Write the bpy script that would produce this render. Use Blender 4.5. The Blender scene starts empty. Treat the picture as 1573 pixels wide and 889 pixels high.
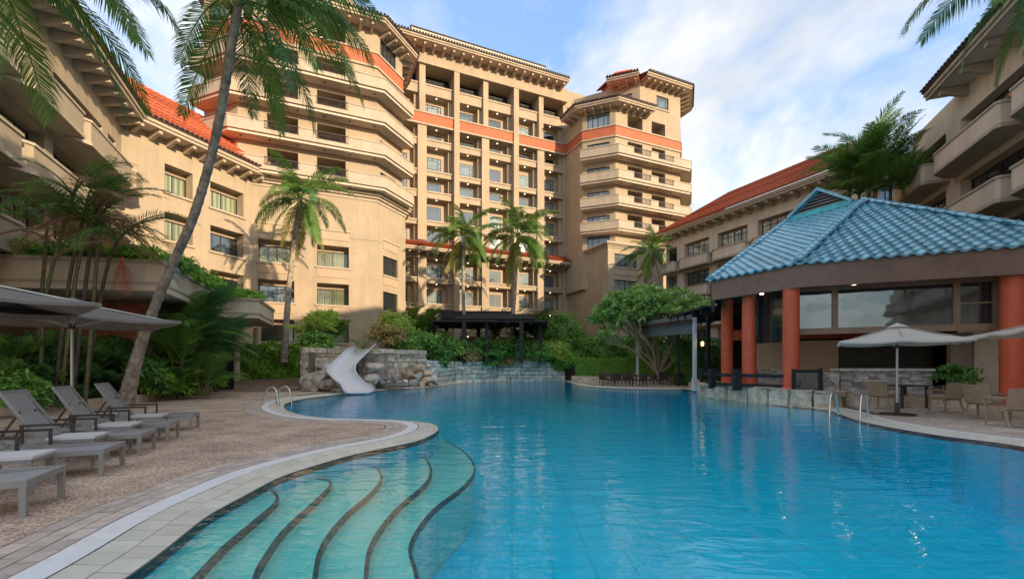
import bpy, bmesh, math, random
import numpy as np
from mathutils import Vector, Matrix
random.seed(7); np.random.seed(7)
R = math.radians
S = bpy.context.scene
COL = S.collection
# ------------------------------------------------------------------ camera, sky, sun, exposure
FPX, CX, HZ, CH = 690.0, 786.5, 561.0, 1.4          # focal length and horizon in photo pixels, eye height
cam = bpy.data.cameras.new('camera'); camo = bpy.data.objects.new('camera', cam); COL.objects.link(camo)
cam.sensor_width = 36.0; cam.lens = 36.0*FPX/1573.0; cam.shift_y = (HZ-444.5)/1573.0
cam.clip_start = 0.05; cam.clip_end = 6000
camo.location = (0, 0, CH); camo.rotation_euler = (R(90), 0, 0); S.camera = camo
SUN_AZ = math.atan2(0.74, -0.67)      # azimuth of the sun, clockwise from +Y: behind the camera, to its right
SUN_EL = R(15.5)
world = bpy.data.worlds.new('World'); S.world = world; world.use_nodes = True
nt = world.node_tree; nt.nodes.clear()
N = nt.nodes.new; L = nt.links.new
out = N('ShaderNodeOutputWorld'); bg = N('ShaderNodeBackground'); L(bg.outputs[0], out.inputs[0])
sky = N('ShaderNodeTexSky'); sky.sky_type = 'NISHITA'; sky.sun_disc = False
sky.sun_elevation = SUN_EL; sky.sun_rotation = SUN_AZ; sky.air_density = 1.3; sky.dust_density = 1.2; sky.ozone_density = 2.0
tc = N('ShaderNodeTexCoord'); sep = N('ShaderNodeSeparateXYZ'); L(tc.outputs['Generated'], sep.inputs[0])
# clouds live on a flat layer: direction divided by its height
zz = N('ShaderNodeMath'); zz.operation = 'MAXIMUM'; L(sep.outputs[2], zz.inputs[0]); zz.inputs[1].default_value = 0.0
za = N('ShaderNodeMath'); za.operation = 'ADD'; L(zz.outputs[0], za.inputs[0]); za.inputs[1].default_value = 0.22
dv = N('ShaderNodeVectorMath'); dv.operation = 'DIVIDE'; L(tc.outputs['Generated'], dv.inputs[0])
cz = N('ShaderNodeCombineXYZ'); [L(za.outputs[0], cz.inputs[i]) for i in range(3)]; L(cz.outputs[0], dv.inputs[1])
n1 = N('ShaderNodeTexNoise'); n1.inputs['Scale'].default_value = 1.5; n1.inputs['Detail'].default_value = 9; n1.inputs['Roughness'].default_value = 0.56; n1.inputs['Distortion'].default_value = 0.35
mp = N('ShaderNodeMapping'); mp.inputs['Location'].default_value = (1.2, 2.6, 0.4); mp.inputs['Scale'].default_value = (1, 1, 0.6); L(dv.outputs[0], mp.inputs[0]); L(mp.outputs[0], n1.inputs[0])
cr = N('ShaderNodeValToRGB'); cr.color_ramp.elements[0].position = 0.40; cr.color_ramp.elements[1].position = 0.59
cr.color_ramp.elements[0].color = (0.05, 0.05, 0.05, 1); cr.color_ramp.elements[1].color = (0.92, 0.92, 0.92, 1); L(n1.outputs[0], cr.inputs[0])
n2 = N('ShaderNodeTexNoise'); n2.inputs['Scale'].default_value = 2.3; n2.inputs['Detail'].default_value = 6; L(dv.outputs[0], n2.inputs[0])
cc = N('ShaderNodeValToRGB'); cc.color_ramp.elements[0].position = 0.35; cc.color_ramp.elements[1].position = 0.7
cc.color_ramp.elements[0].color = (1.50, 1.56, 1.66, 1); cc.color_ramp.elements[1].color = (2.42, 2.36, 2.28, 1); L(n2.outputs[0], cc.inputs[0])
gain = N('ShaderNodeMix'); gain.data_type = 'RGBA'; gain.blend_type = 'MULTIPLY'; gain.inputs[0].default_value = 1.0
cb_ = N('ShaderNodeRGBToBW'); L(sky.outputs[0], cb_.inputs[0]); pc = N('ShaderNodeMath'); pc.operation = 'POWER'; L(cb_.outputs[0], pc.inputs[0]); pc.inputs[1].default_value = -0.6
sc_ = N('ShaderNodeVectorMath'); sc_.operation = 'SCALE'; L(sky.outputs[0], sc_.inputs[0]); L(pc.outputs[0], sc_.inputs['Scale'])    # evens out the very bright horizon of a low sun
L(sc_.outputs[0], gain.inputs[6]); gain.inputs[7].default_value = (0.88, 0.98, 1.13, 1)
mx = N('ShaderNodeMix'); mx.data_type = 'RGBA'; L(cr.outputs[0], mx.inputs[0]); L(gain.outputs[2], mx.inputs[6]); L(cc.outputs[0], mx.inputs[7])
bw_ = N('ShaderNodeRGBToBW'); L(sky.outputs[0], bw_.inputs[0])       # clouds take the brightness of the sky around them, so the glow towards the sun goes on behind the camera
pwr = N('ShaderNodeMath'); pwr.operation = 'POWER'; L(bw_.outputs[0], pwr.inputs[0]); pwr.inputs[1].default_value = 0.3
cv = N('ShaderNodeCombineColor'); [L(pwr.outputs[0], cv.inputs[i]) for i in range(3)]
fw = N('ShaderNodeMix'); fw.data_type = 'RGBA'; fw.blend_type = 'MULTIPLY'; fw.inputs[0].default_value = 1.0; L(cv.outputs[0], fw.inputs[6]); L(cc.outputs[0], fw.inputs[7])
L(fw.outputs[2], mx.inputs[7]); L(mx.outputs[2], bg.inputs[0]); bg.inputs[1].default_value = 0.15
sun = bpy.data.lights.new('sun', 'SUN'); suno = bpy.data.objects.new('sun', sun); COL.objects.link(suno)
sun.energy = 2.0; sun.angle = R(0.6); sun.color = (1.0, 0.79, 0.54)
SDIR = Vector((math.sin(SUN_AZ)*math.cos(SUN_EL), math.cos(SUN_AZ)*math.cos(SUN_EL), math.sin(SUN_EL)))
suno.rotation_euler = SDIR.to_track_quat('Z', 'Y').to_euler(); suno.location = (40, -40, 40)
S.view_settings.view_transform = 'Standard'; S.view_settings.look = 'None'; S.view_settings.exposure = 1.64; S.view_settings.gamma = 1.0
S.render.engine = 'CYCLES'; S.cycles.max_bounces = 10; S.cycles.diffuse_bounces = 8; S.cycles.transparent_max_bounces = 12; S.cycles.use_denoising = True
S.cycles.caustics_reflective = False; S.cycles.caustics_refractive = False
# ------------------------------------------------------------------ pixel helpers: a pixel gives a direction, the ground or a known depth gives the rest
def G(px, py, z=0.0):
    Y = (CH-z)*FPX/(py-HZ); return Vector(((px-CX)*Y/FPX, Y, z))
def at(px, py, Y): return Vector(((px-CX)*Y/FPX, Y, CH+(HZ-py)*Y/FPX))
def atz(px, Y, z): return Vector(((px-CX)*Y/FPX, Y, z))
# ------------------------------------------------------------------ materials
MATS = {}
def mat(name, c, rough=0.7, var=0.12, vs=3.0, bump=0.0, bs=30.0, metal=0.0, spec=0.4, coat=0.0, island=0.0, c2=None, streak=0.0, emit=None, transl=0.0, objr=0.0):
    m = bpy.data.materials.new(name); m.use_nodes = True; t = m.node_tree; b = t.nodes['Principled BSDF']
    n = t.nodes.new; l = t.links.new
    b.inputs['Roughness'].default_value = rough; b.inputs['Metallic'].default_value = metal
    b.inputs['Specular IOR Level'].default_value = spec; b.inputs['Coat Weight'].default_value = coat
    co = n('ShaderNodeTexCoord'); colr = None
    no = n('ShaderNodeTexNoise'); no.inputs['Scale'].default_value = vs; no.inputs['Detail'].default_value = 6; no.inputs['Roughness'].default_value = 0.65
    l(co.outputs['Object'], no.inputs[0])
    rp = n('ShaderNodeValToRGB'); rp.color_ramp.elements[0].position = 0.3; rp.color_ramp.elements[1].position = 0.72
    d = c2 if c2 else tuple(x*(1-2*var) for x in c)
    rp.color_ramp.elements[0].color = (*d, 1); rp.color_ramp.elements[1].color = (*[min(1, x*(1+(0 if c2 else var))) for x in c], 1)
    l(no.outputs[0], rp.inputs[0]); colr = rp.outputs[0]
    def mul(colr, fac_out, lo, hi):
        mr = n('ShaderNodeMapRange'); mr.inputs[3].default_value = lo; mr.inputs[4].default_value = hi; l(fac_out, mr.inputs[0])
        mm = n('ShaderNodeMix'); mm.data_type = 'RGBA'; mm.blend_type = 'MULTIPLY'; mm.inputs[0].default_value = 1
        l(colr, mm.inputs[6]); cb = n('ShaderNodeCombineColor'); [l(mr.outputs[0], cb.inputs[i]) for i in range(3)]; l(cb.outputs[0], mm.inputs[7]); return mm.outputs[2]
    if streak:
        s2 = n('ShaderNodeTexNoise'); s2.inputs['Scale'].default_value = 1.6; s2.inputs['Detail'].default_value = 7; s2.inputs['Roughness'].default_value = 0.7
        mp2 = n('ShaderNodeMapping'); mp2.inputs['Scale'].default_value = (1.5, 1.5, 0.12); l(co.outputs['Object'], mp2.inputs[0]); l(mp2.outputs[0], s2.inputs[0])
        colr = mul(colr, s2.outputs[0], 1-streak*1.4, 1+streak*0.9)
    if island:
        g = n('ShaderNodeNewGeometry'); colr = mul(colr, g.outputs['Random Per Island'], 1-island, 1+island)
    if objr:
        g = n('ShaderNodeObjectInfo'); colr = mul(colr, g.outputs['Random'], 1-objr, 1+objr)
    l(colr, b.inputs['Base Color'])
    if bump:
        bn = n('ShaderNodeTexNoise'); bn.inputs['Scale'].default_value = bs; bn.inputs['Detail'].default_value = 4; l(co.outputs['Object'], bn.inputs[0])
        bp = n('ShaderNodeBump'); bp.inputs['Strength'].default_value = bump; bp.inputs['Distance'].default_value = 0.02; l(bn.outputs[0], bp.inputs['Height']); l(bp.outputs[0], b.inputs['Normal'])
    if emit: b.inputs['Emission Color'].default_value = (*emit[:3], 1); b.inputs['Emission Strength'].default_value = emit[3]
    if transl:
        tr = n('ShaderNodeBsdfTranslucent'); ms = n('ShaderNodeMixShader'); ms.inputs[0].default_value = transl
        l(colr, tr.inputs[0]); l(b.outputs[0], ms.inputs[1]); l(tr.outputs[0], ms.inputs[2]); l(ms.outputs[0], t.nodes['Material Output'].inputs[0])
    MATS[name] = m; return m
stucco = mat('stucco', (0.46, 0.36, 0.245), 0.85, 0.07, 0.6, 0.25, 60, streak=0.20)
stucco_lift = mat('stucco_shade_lift', (0.74, 0.60, 0.455), 0.85, 0.08, 0.5, 0.25, 60, streak=0.22)  # paler copy of the hotel stucco, its colour brightens walls standing in shade
trim = mat('trim_stucco', (0.50, 0.405, 0.295), 0.8, 0.07, 1.2, 0.1, 40, streak=0.2)
recess = mat('recess_stucco', (0.50, 0.36, 0.24), 0.85, 0.06, 0.6, 0.2, 50, streak=0.06)
soffit = mat('soffit_paint', (0.68, 0.55, 0.43), 0.85, 0.06, 1.0)
redband = mat('red_band', (0.52, 0.145, 0.065), 0.7, 0.10, 2.0, 0.15, 30, streak=0.12)
redtile = mat('red_roof_tile', (0.50, 0.115, 0.05), 0.9, 0.2, 5.0, 0.2, 25, island=0.25, spec=0.15)
darktile = mat('dark_roof_edge', (0.05, 0.035, 0.03), 0.6)
frame_dk = mat('window_frame_dark', (0.018, 0.022, 0.022), 0.4, 0.1)
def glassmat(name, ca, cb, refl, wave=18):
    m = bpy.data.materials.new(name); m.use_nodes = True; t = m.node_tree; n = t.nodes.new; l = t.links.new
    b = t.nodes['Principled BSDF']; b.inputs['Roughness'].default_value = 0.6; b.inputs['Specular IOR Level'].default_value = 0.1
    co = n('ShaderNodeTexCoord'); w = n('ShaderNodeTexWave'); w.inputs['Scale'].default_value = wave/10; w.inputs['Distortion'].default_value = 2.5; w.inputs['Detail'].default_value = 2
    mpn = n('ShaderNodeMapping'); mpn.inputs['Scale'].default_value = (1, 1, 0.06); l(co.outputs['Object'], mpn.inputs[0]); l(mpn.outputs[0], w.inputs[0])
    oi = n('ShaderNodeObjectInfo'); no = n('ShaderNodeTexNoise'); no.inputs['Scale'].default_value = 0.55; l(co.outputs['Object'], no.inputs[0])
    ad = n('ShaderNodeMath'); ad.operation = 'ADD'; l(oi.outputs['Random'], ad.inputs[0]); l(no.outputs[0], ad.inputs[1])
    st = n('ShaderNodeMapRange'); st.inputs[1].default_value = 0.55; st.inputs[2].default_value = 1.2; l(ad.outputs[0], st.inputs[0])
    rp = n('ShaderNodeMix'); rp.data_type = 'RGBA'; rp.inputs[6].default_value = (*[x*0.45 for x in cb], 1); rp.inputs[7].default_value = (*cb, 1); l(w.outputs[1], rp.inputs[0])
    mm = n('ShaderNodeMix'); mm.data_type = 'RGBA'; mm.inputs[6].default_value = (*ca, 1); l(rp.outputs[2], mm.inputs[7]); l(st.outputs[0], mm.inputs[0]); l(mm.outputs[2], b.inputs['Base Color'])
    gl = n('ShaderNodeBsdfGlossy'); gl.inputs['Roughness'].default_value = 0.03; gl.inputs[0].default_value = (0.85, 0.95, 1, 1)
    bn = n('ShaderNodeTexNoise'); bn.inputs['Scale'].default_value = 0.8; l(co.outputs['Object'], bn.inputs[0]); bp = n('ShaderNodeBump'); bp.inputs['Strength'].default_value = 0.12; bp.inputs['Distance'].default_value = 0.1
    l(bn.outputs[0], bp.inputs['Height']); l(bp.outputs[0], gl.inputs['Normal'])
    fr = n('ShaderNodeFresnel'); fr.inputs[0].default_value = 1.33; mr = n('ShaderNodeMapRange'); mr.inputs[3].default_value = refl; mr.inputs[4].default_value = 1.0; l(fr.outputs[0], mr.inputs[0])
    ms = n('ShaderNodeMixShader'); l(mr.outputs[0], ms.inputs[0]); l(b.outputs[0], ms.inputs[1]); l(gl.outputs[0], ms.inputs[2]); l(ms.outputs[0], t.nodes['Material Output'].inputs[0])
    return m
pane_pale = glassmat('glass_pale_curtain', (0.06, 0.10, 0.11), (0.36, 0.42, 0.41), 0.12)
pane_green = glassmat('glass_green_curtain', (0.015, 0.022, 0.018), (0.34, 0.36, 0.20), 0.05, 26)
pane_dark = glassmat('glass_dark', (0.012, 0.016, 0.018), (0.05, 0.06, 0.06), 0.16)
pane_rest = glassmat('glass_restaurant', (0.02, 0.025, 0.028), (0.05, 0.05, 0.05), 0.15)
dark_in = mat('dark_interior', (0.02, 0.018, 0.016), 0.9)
rail_m = mat('balcony_rail', (0.045, 0.035, 0.03), 0.5)
# ------------------------------------------------------------------ mesh helpers
OFF = {}
def link(o): COL.objects.link(o); return o
def tag(o, label=None, cat=None, group=None, kind=None):
    if label: o['label'] = label
    if cat: o['category'] = cat
    if group: o['group'] = group
    if kind: o['kind'] = kind
    return o
def thing(name, label, cat, loc=(0, 0, 0), rz=0.0, group=None):
    o = link(bpy.data.objects.new(name, None)); o.location = loc; o.rotation_euler = (0, 0, rz); o.empty_display_size = 0.2
    OFF[o] = Vector(loc); return tag(o, label, cat, group)
def V3(p): return Vector((p[0], p[1], p[2] if len(p) > 2 else 0.0))
class MB:
    def __init__(s): s.v = []; s.f = []
    def add(s, vs, fs):
        k = len(s.v); s.v += [tuple(p) for p in vs]; s.f += [tuple(i+k for i in f) for f in fs]
    def box(s, c, d, rz=0.0, tilt=None):
        M_ = Matrix.Rotation(rz, 3, 'Z')
        if tilt: M_ = M_ @ tilt
        vs = [Vector(c) + M_ @ Vector((x*d[0]/2, y*d[1]/2, z*d[2]/2)) for z in (-1, 1) for y in (-1, 1) for x in (-1, 1)]
        s.add(vs, [(0, 2, 3, 1), (4, 5, 7, 6), (0, 1, 5, 4), (2, 6, 7, 3), (0, 4, 6, 2), (1, 3, 7, 5)])
    def hexa(s, b, t):      # bottom quad and top quad
        s.add(list(b)+list(t), [(3, 2, 1, 0), (4, 5, 6, 7), (0, 1, 5, 4), (1, 2, 6, 5), (2, 3, 7, 6), (3, 0, 4, 7)])
    def prism(s, poly, z0, z1):
        n = len(poly); vs = [(p[0], p[1], z0) for p in poly]+[(p[0], p[1], z1) for p in poly]
        s.add(vs, [tuple(range(n-1, -1, -1)), tuple(range(n, 2*n))]+[(i, (i+1) % n, (i+1) % n+n, i+n) for i in range(n)])
    def quad(s, *p): s.add(p, [tuple(range(len(p)))])
    def tube(s, pts, r, n=8, cap=True):
        pts = [Vector(p) for p in pts]; m = len(pts); rr = r if isinstance(r, (list, tuple)) else [r]*m
        up = Vector((0, 0, 1)); vs = []; fs = []; prev = None
        for i, p in enumerate(pts):
            d = (pts[min(i+1, m-1)]-pts[max(i-1, 0)]).normalized()
            a = prev if prev is not None else (Vector((1, 0, 0)) if abs(d.z) > 0.9 else up.cross(d).normalized())
            a = (a-d*a.dot(d)).normalized(); prev = a; b = d.cross(a)
            vs += [p+(a*math.cos(2*math.pi*k/n)+b*math.sin(2*math.pi*k/n))*rr[i] for k in range(n)]
        for i in range(m-1):
            for k in range(n): fs.append((i*n+k, i*n+(k+1) % n, (i+1)*n+(k+1) % n, (i+1)*n+k))
        if cap: fs += [tuple(range(n-1, -1, -1)), tuple(range((m-1)*n, m*n))]
        s.add(vs, fs)
    def bar(s, a, b, w, h=None):     # rectangular bar between two points
        h = h or w; a = Vector(a); b = Vector(b); d = (b-a); ln = d.length; d.normalize()
        u = Vector((1, 0, 0)) if abs(d.z) > 0.95 else Vector((0, 0, 1)).cross(d).normalized(); v = d.cross(u)
        q = lambda p: [p-u*w/2-v*h/2, p+u*w/2-v*h/2, p+u*w/2+v*h/2, p-u*w/2+v*h/2]
        s.hexa(q(a), q(b))
    def lathe(s, prof, c=(0, 0, 0), n=16):
        m = len(prof); vs = []; fs = []
        for r, z in prof: vs += [(c[0]+r*math.cos(2*math.pi*k/n), c[1]+r*math.sin(2*math.pi*k/n), c[2]+z) for k in range(n)]
        for i in range(m-1):
            for k in range(n): fs.append((i*n+k, i*n+(k+1) % n, (i+1)*n+(k+1) % n, (i+1)*n+k))
        fs += [tuple(range(n-1, -1, -1)), tuple(range((m-1)*n, m*n))]; s.add(vs, fs)
    def ribbon(s, pts, w, z0, z1, closed=False):   # wall along a plan path; thickness w to the left of the path direction
        o = offset(pts, -w, closed); n = len(pts); r = range(n if closed else n-1)
        vs = [(p[0], p[1], z) for z in (z0, z1) for q in (pts, o) for p in q]; fs = []
        A, B, C, D = 0, n, 2*n, 3*n
        for i in r:
            j = (i+1) % n
            fs += [(A+i, A+j, C+j, C+i), (B+j, B+i, D+i, D+j), (C+i, C+j, D+j, D+i), (A+j, A+i, B+i, B+j)]
        if not closed: fs += [(A, C, D, B), (A+n-1, B+n-1, D+n-1, C+n-1)]
        s.add(vs, fs)
    def fbox(s, fr, t0, t1, o0, o1, z0, z1):
        q = lambda z: [fr.p(t0, o1, z), fr.p(t1, o1, z), fr.p(t1, o0, z), fr.p(t0, o0, z)]
        s.hexa(q(z0), q(z1))
    def mesh(s, name, off=None):
        me = bpy.data.meshes.new(name)
        vs = [(x-off.x, y-off.y, z-off.z) for x, y, z in s.v] if off is not None and off.length > 0 else s.v
        me.from_pydata(vs, [], s.f); return me
    def build(s, name, m, parent=None, smooth=0, loc=None, world=True):
        off = OFF.get(parent, Vector((0, 0, 0))) if world else Vector((0, 0, 0))
        me = s.mesh(name, off); o = link(bpy.data.objects.new(name, me)); me.materials.append(m)
        if smooth:
            me.polygons.foreach_set('use_smooth', [True]*len(me.polygons)); me.set_sharp_from_angle(angle=R(smooth))
        if parent: o.parent = parent
        OFF[o] = off
        if loc is not None: o.location = loc
        return o
def offset(pts, d, closed=False):    # plan offset; positive d = to the right of the path direction
    P = [Vector((p[0], p[1])) for p in pts]; n = len(P); res = []
    for i in range(n):
        a = P[i-1] if (i > 0 or closed) else None; b = P[(i+1) % n] if (i < n-1 or closed) else None
        d1 = (P[i]-a).normalized() if a is not None else None; d2 = (b-P[i]).normalized() if b is not None else None
        if d1 is None: d1 = d2
        if d2 is None: d2 = d1
        n1 = Vector((d1.y, -d1.x)); n2 = Vector((d2.y, -d2.x)); m = n1+n2
        if m.length < 1e-6: m = n1
        m.normalize(); k = max(0.35, m.dot(n1)); res.append(P[i]+m*(d/k))
    return res
def inst(mesh_obj, parent, loc, rot=(0, 0, 0), scale=None, name=None):   # linked copy of a piece
    o = mesh_obj.copy(); link(o); o.parent = parent; o.location = loc; o.rotation_euler = rot
    if scale is not None: o.scale = scale if isinstance(scale, (tuple, list)) else (scale,)*3
    if name: o.name = name
    return o
def copy_tree(o, parent=None):
    c = link(o.copy()); c.parent = parent
    for ch in list(o.children): copy_tree(ch, c)
    return c
def catmull(pts, n=8, closed=False):
    P = [V3(p) for p in pts]; m = len(P); res = []
    for i in range(m if closed else m-1):
        g = (lambda k: P[k % m]) if closed else (lambda k: P[min(max(k, 0), m-1)])
        a, b, c, d = g(i-1), g(i), g(i+1), g(i+2)
        for k in range(n):
            t = k/n; res.append(0.5*((2*b)+(c-a)*t+(2*a-5*b+4*c-d)*t*t+(3*b-a-3*c+d)*t**3))
    if not closed: res.append(P[-1])
    return res
class Fr:    # facade frame: origin, direction left to right as seen from outside
    def __init__(s, o, d): s.o = Vector((o[0], o[1])); s.d = Vector((d[0], d[1])).normalized(); s.n = Vector((s.d.y, -s.d.x)); s.rz = math.atan2(s.d.y, s.d.x)
    def p(s, t, o, z): q = s.o+s.d*t+s.n*o; return Vector((q.x, q.y, z))
    def t_of(s, px):   # where a pixel column meets this plane
        r = (px-CX)/FPX; return (r*s.o.y-s.o.x)/(s.d.x-r*s.d.y)
def facade(mb, fr, t0, t1, z0, z1, ops):
    ts = sorted({t0, t1, *[x for o in ops for x in o[:2] if t0 < x < t1]}); zs = sorted({z0, z1, *[x for o in ops for x in o[2:4] if z0 < x < z1]})
    def hole(a, b):
        for o in ops:
            if o[0]-1e-4 <= a and b <= 1e9 and o[0]-1e-4 <= a and a < o[1]-1e-4: yield o
    for i in range(len(ts)-1):
        run = None
        for j in range(len(zs)-1):
            tm = (ts[i]+ts[i+1])/2; zm = (zs[j]+zs[j+1])/2
            opn = any(o[0] < tm < o[1] and o[2] < zm < o[3] for o in ops)
            if not opn:
                if run is None: run = zs[j]
            if (opn or j == len(zs)-2) and run is not None:
                ze = zs[j] if opn else zs[j+1]
                mb.quad(fr.p(ts[i], 0, run), fr.p(ts[i+1], 0, run), fr.p(ts[i+1], 0, ze), fr.p(ts[i], 0, ze)); run = None
def reveal(mb, fr, o):
    a, b, c, d, dep = o[:5]
    mb.quad(fr.p(a, 0, c), fr.p(a, 0, d), fr.p(a, -dep, d), fr.p(a, -dep, c)); mb.quad(fr.p(b, 0, d), fr.p(b, 0, c), fr.p(b, -dep, c), fr.p(b, -dep, d))
    mb.quad(fr.p(a, 0, d), fr.p(b, 0, d), fr.p(b, -dep, d), fr.p(a, -dep, d)); mb.quad(fr.p(b, 0, c), fr.p(a, 0, c), fr.p(a, -dep, c), fr.p(b, -dep, c))
def window(B, fr, t0, t1, z0, z1, o, style, pane, fm=None):
    f = MB(); w = 0.07; D = 0.06; fm = fm or frame_dk
    f.fbox(fr, t0, t1, o, o+D, z0, z0+w); f.fbox(fr, t0, t1, o, o+D, z1-w, z1)
    f.fbox(fr, t0, t0+w, o, o+D, z0+w, z1-w); f.fbox(fr, t1-w, t1, o, o+D, z0+w, z1-w)
    W = t1-t0; H = z1-z0; v = lambda x, a=0.0, b=1.0, ww=0.055: f.fbox(fr, t0+W*x-ww/2, t0+W*x+ww/2, o, o+D-0.01, z0+w+(H-2*w)*a, z0+w+(H-2*w)*b)
    h = lambda y, a=0.0, b=1.0, ww=0.05: f.fbox(fr, t0+w+(W-2*w)*a, t0+w+(W-2*w)*b, o, o+D-0.02, z0+H*y-ww/2, z0+H*y+ww/2)
    if style == 'lattice':
        v(0.2); v(0.8); h(0.2, 0.2, 0.8); h(0.8, 0.2, 0.8); h(0.32, 0, 0.2); h(0.68, 0, 0.2); h(0.32, 0.8, 1); h(0.68, 0.8, 1); v(0.5, 0, 0.18); v(0.5, 0.82, 1)
    elif style == 'casement': v(0.25); v(0.5); v(0.75); h(0.78)
    elif style == 'slider': v(0.5); v(0.25, 0, 1, 0.03)
    elif style == 'half': v(0.5)
    fo = f.build('window', fm, B)
    p = MB(); p.quad(fr.p(t0, o+0.015, z0), fr.p(t1, o+0.015, z0), fr.p(t1, o+0.015, z1), fr.p(t0, o+0.015, z1)); p.build('pane', pane, fo); return fo
def sill(B, fr, t0, t1, z, proj=0.12, h=0.14, m=None):
    s = MB(); s.fbox(fr, t0, t1, -0.05, proj, z-h, z); return s.build('sill', m or trim, B)
def railing(par, pts, z0, z1, sp=0.14):
    r = MB()
    for a, b in zip(pts[:-1], pts[1:]):
        a = Vector((a[0], a[1])); b = Vector((b[0], b[1])); d = (b-a); n = max(2, int(d.length/sp)); d.normalize()
        for z, w in ((z1, 0.06), (z0+0.08, 0.04)): r.bar((a.x, a.y, z), (b.x, b.y, z), w)
        for k in range(n+1):
            q = a+(b-a)*k/n; r.bar((q.x, q.y, z0+0.02), (q.x, q.y, z1), 0.03 if k % 6 else 0.055)
    return r.build('railing', rail_m, par)
def corrugated(mb, e0, e1, r0, r1, pitch=0.3, courses=12, amp=0.06, step=0.035):   # tiled slope between eave e0-e1 and ridge r0-r1
    e0, e1, r0, r1 = map(Vector, (e0, e1, r0, r1)); nrm = (e1-e0).cross(r0-e0).normalized()
    if nrm.z < 0: nrm = -nrm
    n = max(1, int((e1-e0).length/pitch)); cols = n*5
    mb.quad(*[p-nrm*0.02 for p in ((e0, e1, r1, r0) if (r1-r0).length > 0.01 else (e0, e1, r0))])
    for c in range(courses):
        rows = []
        for v, lift in ((c/courses, step), ((c+1)/courses, 0.0)):
            rows.append([(e0.lerp(e1, u/cols)).lerp(r0.lerp(r1, u/cols), v)+nrm*(lift+amp*abs(math.sin(math.pi*(u/5)))) for u in range(cols+1)])
        k = len(mb.v); w = cols+1; mb.v += [tuple(p) for r in rows for p in r]
        mb.f += [(k+u, k+u+1, k+w+u+1, k+w+u) for u in range(cols)]
def eave(B, wallpts, over, zs, fh=0.32, rise=1.6, run=3.0, brk=None, bsp=0.9, dark=True, closed_ends=True, slope=redtile, tiles=False):
    """overhanging roof edge along a plan path (outside to the right of the path)"""
    o = offset(wallpts, over); i_ = offset(wallpts, -run); n = len(wallpts)
    s = MB()
    for k in range(n-1):
        s.quad((*o[k], zs), (*o[k+1], zs), (*offset(wallpts, -0.05)[k+1], zs), (*offset(wallpts, -0.05)[k], zs))
    so = s.build('soffit', soffit, B)
    f = MB(); f.ribbon(o, 0.1, zs-0.04, zs+fh*0.55); f.ribbon(offset(o, 0.10), 0.1, zs+fh*0.40, zs+fh); f.build('fascia', trim, B)
    r = MB(); oo = offset(o, 0.16)
    for k in range(n-1):
        if tiles: corrugated(r, (*oo[k], zs+fh+0.02), (*oo[k+1], zs+fh+0.02), (*i_[k], zs+fh+rise), (*i_[k+1], zs+fh+rise), 0.32, 8)
        else: r.quad((*oo[k], zs+fh+0.02), (*oo[k+1], zs+fh+0.02), (*i_[k+1], zs+fh+rise), (*i_[k], zs+fh+rise))
    r.build('roof', slope, B)
    if dark:
        d = MB(); d.ribbon(offset(o, 0.19), 0.14, zs+fh-0.01, zs+fh+0.09); d.build('gutter', darktile, B)
        g = MB(); oo2 = offset(o, 0.19)
        for k in range(n-1):
            a = oo2[k]; b = oo2[k+1]; m = int((b-a).length/0.3)
            for q in range(m):
                c = a+(b-a)*((q+0.5)/m); rz = math.atan2((b-a).y, (b-a).x); g.box((c.x, c.y, zs+fh+0.13), (0.17, 0.2, 0.09), rz)
        g.build('edge_tiles', darktile, B)
    if brk:
        L_, H_ = brk; t = MB(); t.hexa([(-0.11, 0, -H_), (0.11, 0, -H_), (0.11, 0.05, -H_), (-0.11, 0.05, -H_)], [(-0.11, -L_, 0), (0.11, -L_, 0), (0.11, 0.05, 0), (-0.11, 0.05, 0)])
        t = MB(); t.add([(x, y, z) for x in (-0.11, 0.11) for y, z in ((0.05, -H_), (-0.25*L_, -H_), (-L_*0.7, -H_*0.62), (-L_, -H_*0.55), (-L_, 0), (0.05, 0))], [(0, 1, 2, 3, 4, 5), (11, 10, 9, 8, 7, 6)]+[(k, k+6, (k+1) % 6+6, (k+1) % 6) for k in range(6)])
        first = None
        for k in range(n-1):
            a = Vector(wallpts[k][:2]); b = Vector(wallpts[k+1][:2]); m = max(1, int((b-a).length/bsp)); rz = math.atan2((b-a).y, (b-a).x)
            for q in range(m):
                c = a+(b-a)*((q+0.5)/m); loc = Vector((c.x, c.y, zs-0.045))-OFF[B]
                if first is None: first = t.build('bracket', trim, B, world=False); first.location = loc; first.rotation_euler = (0, 0, rz)
                else: inst(first, B, loc, (0, 0, rz))
# ------------------------------------------------------------------ ground, deck, pool
def fillmesh(name, loops, z, m, parent=None, zf=None):
    bm = bmesh.new()
    for lp in loops:
        vs = [bm.verts.new((p[0], p[1], zf(p) if zf else z)) for p in lp]
        for i in range(len(vs)): bm.edges.new((vs[i], vs[(i+1) % len(vs)]))
    bmesh.ops.triangle_fill(bm, use_beauty=True, use_dissolve=False, edges=bm.edges[:])
    for f in bm.faces:
        if f.normal.z < 0: f.normal_flip()
    me = bpy.data.meshes.new(name); bm.to_mesh(me); bm.free(); me.materials.append(m)
    o = link(bpy.data.objects.new(name, me)); OFF[o] = Vector((0, 0, 0))
    if parent: o.parent = parent
    return o
WZ = -0.05
wl_left = [(-2.35, -5.0), (-2.35, -1.5), (-2.38, 1.0)]+[tuple(G(a, b, WZ))[:2] for a, b in [(196, 889), (300, 808), (329, 786), (378, 762), (430, 733), (495, 712), (541, 699), (593, 688), (641, 678), (666, 667), (675.5, 658.5), (666, 650.5), (641, 647), (593, 644), (528, 643), (482, 640), (452, 634), (438, 627.5), (441, 619), (470, 612), (520, 606), (600, 598.5), (660, 594.5), (700, 589.5), (745, 586.5)]]
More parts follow.
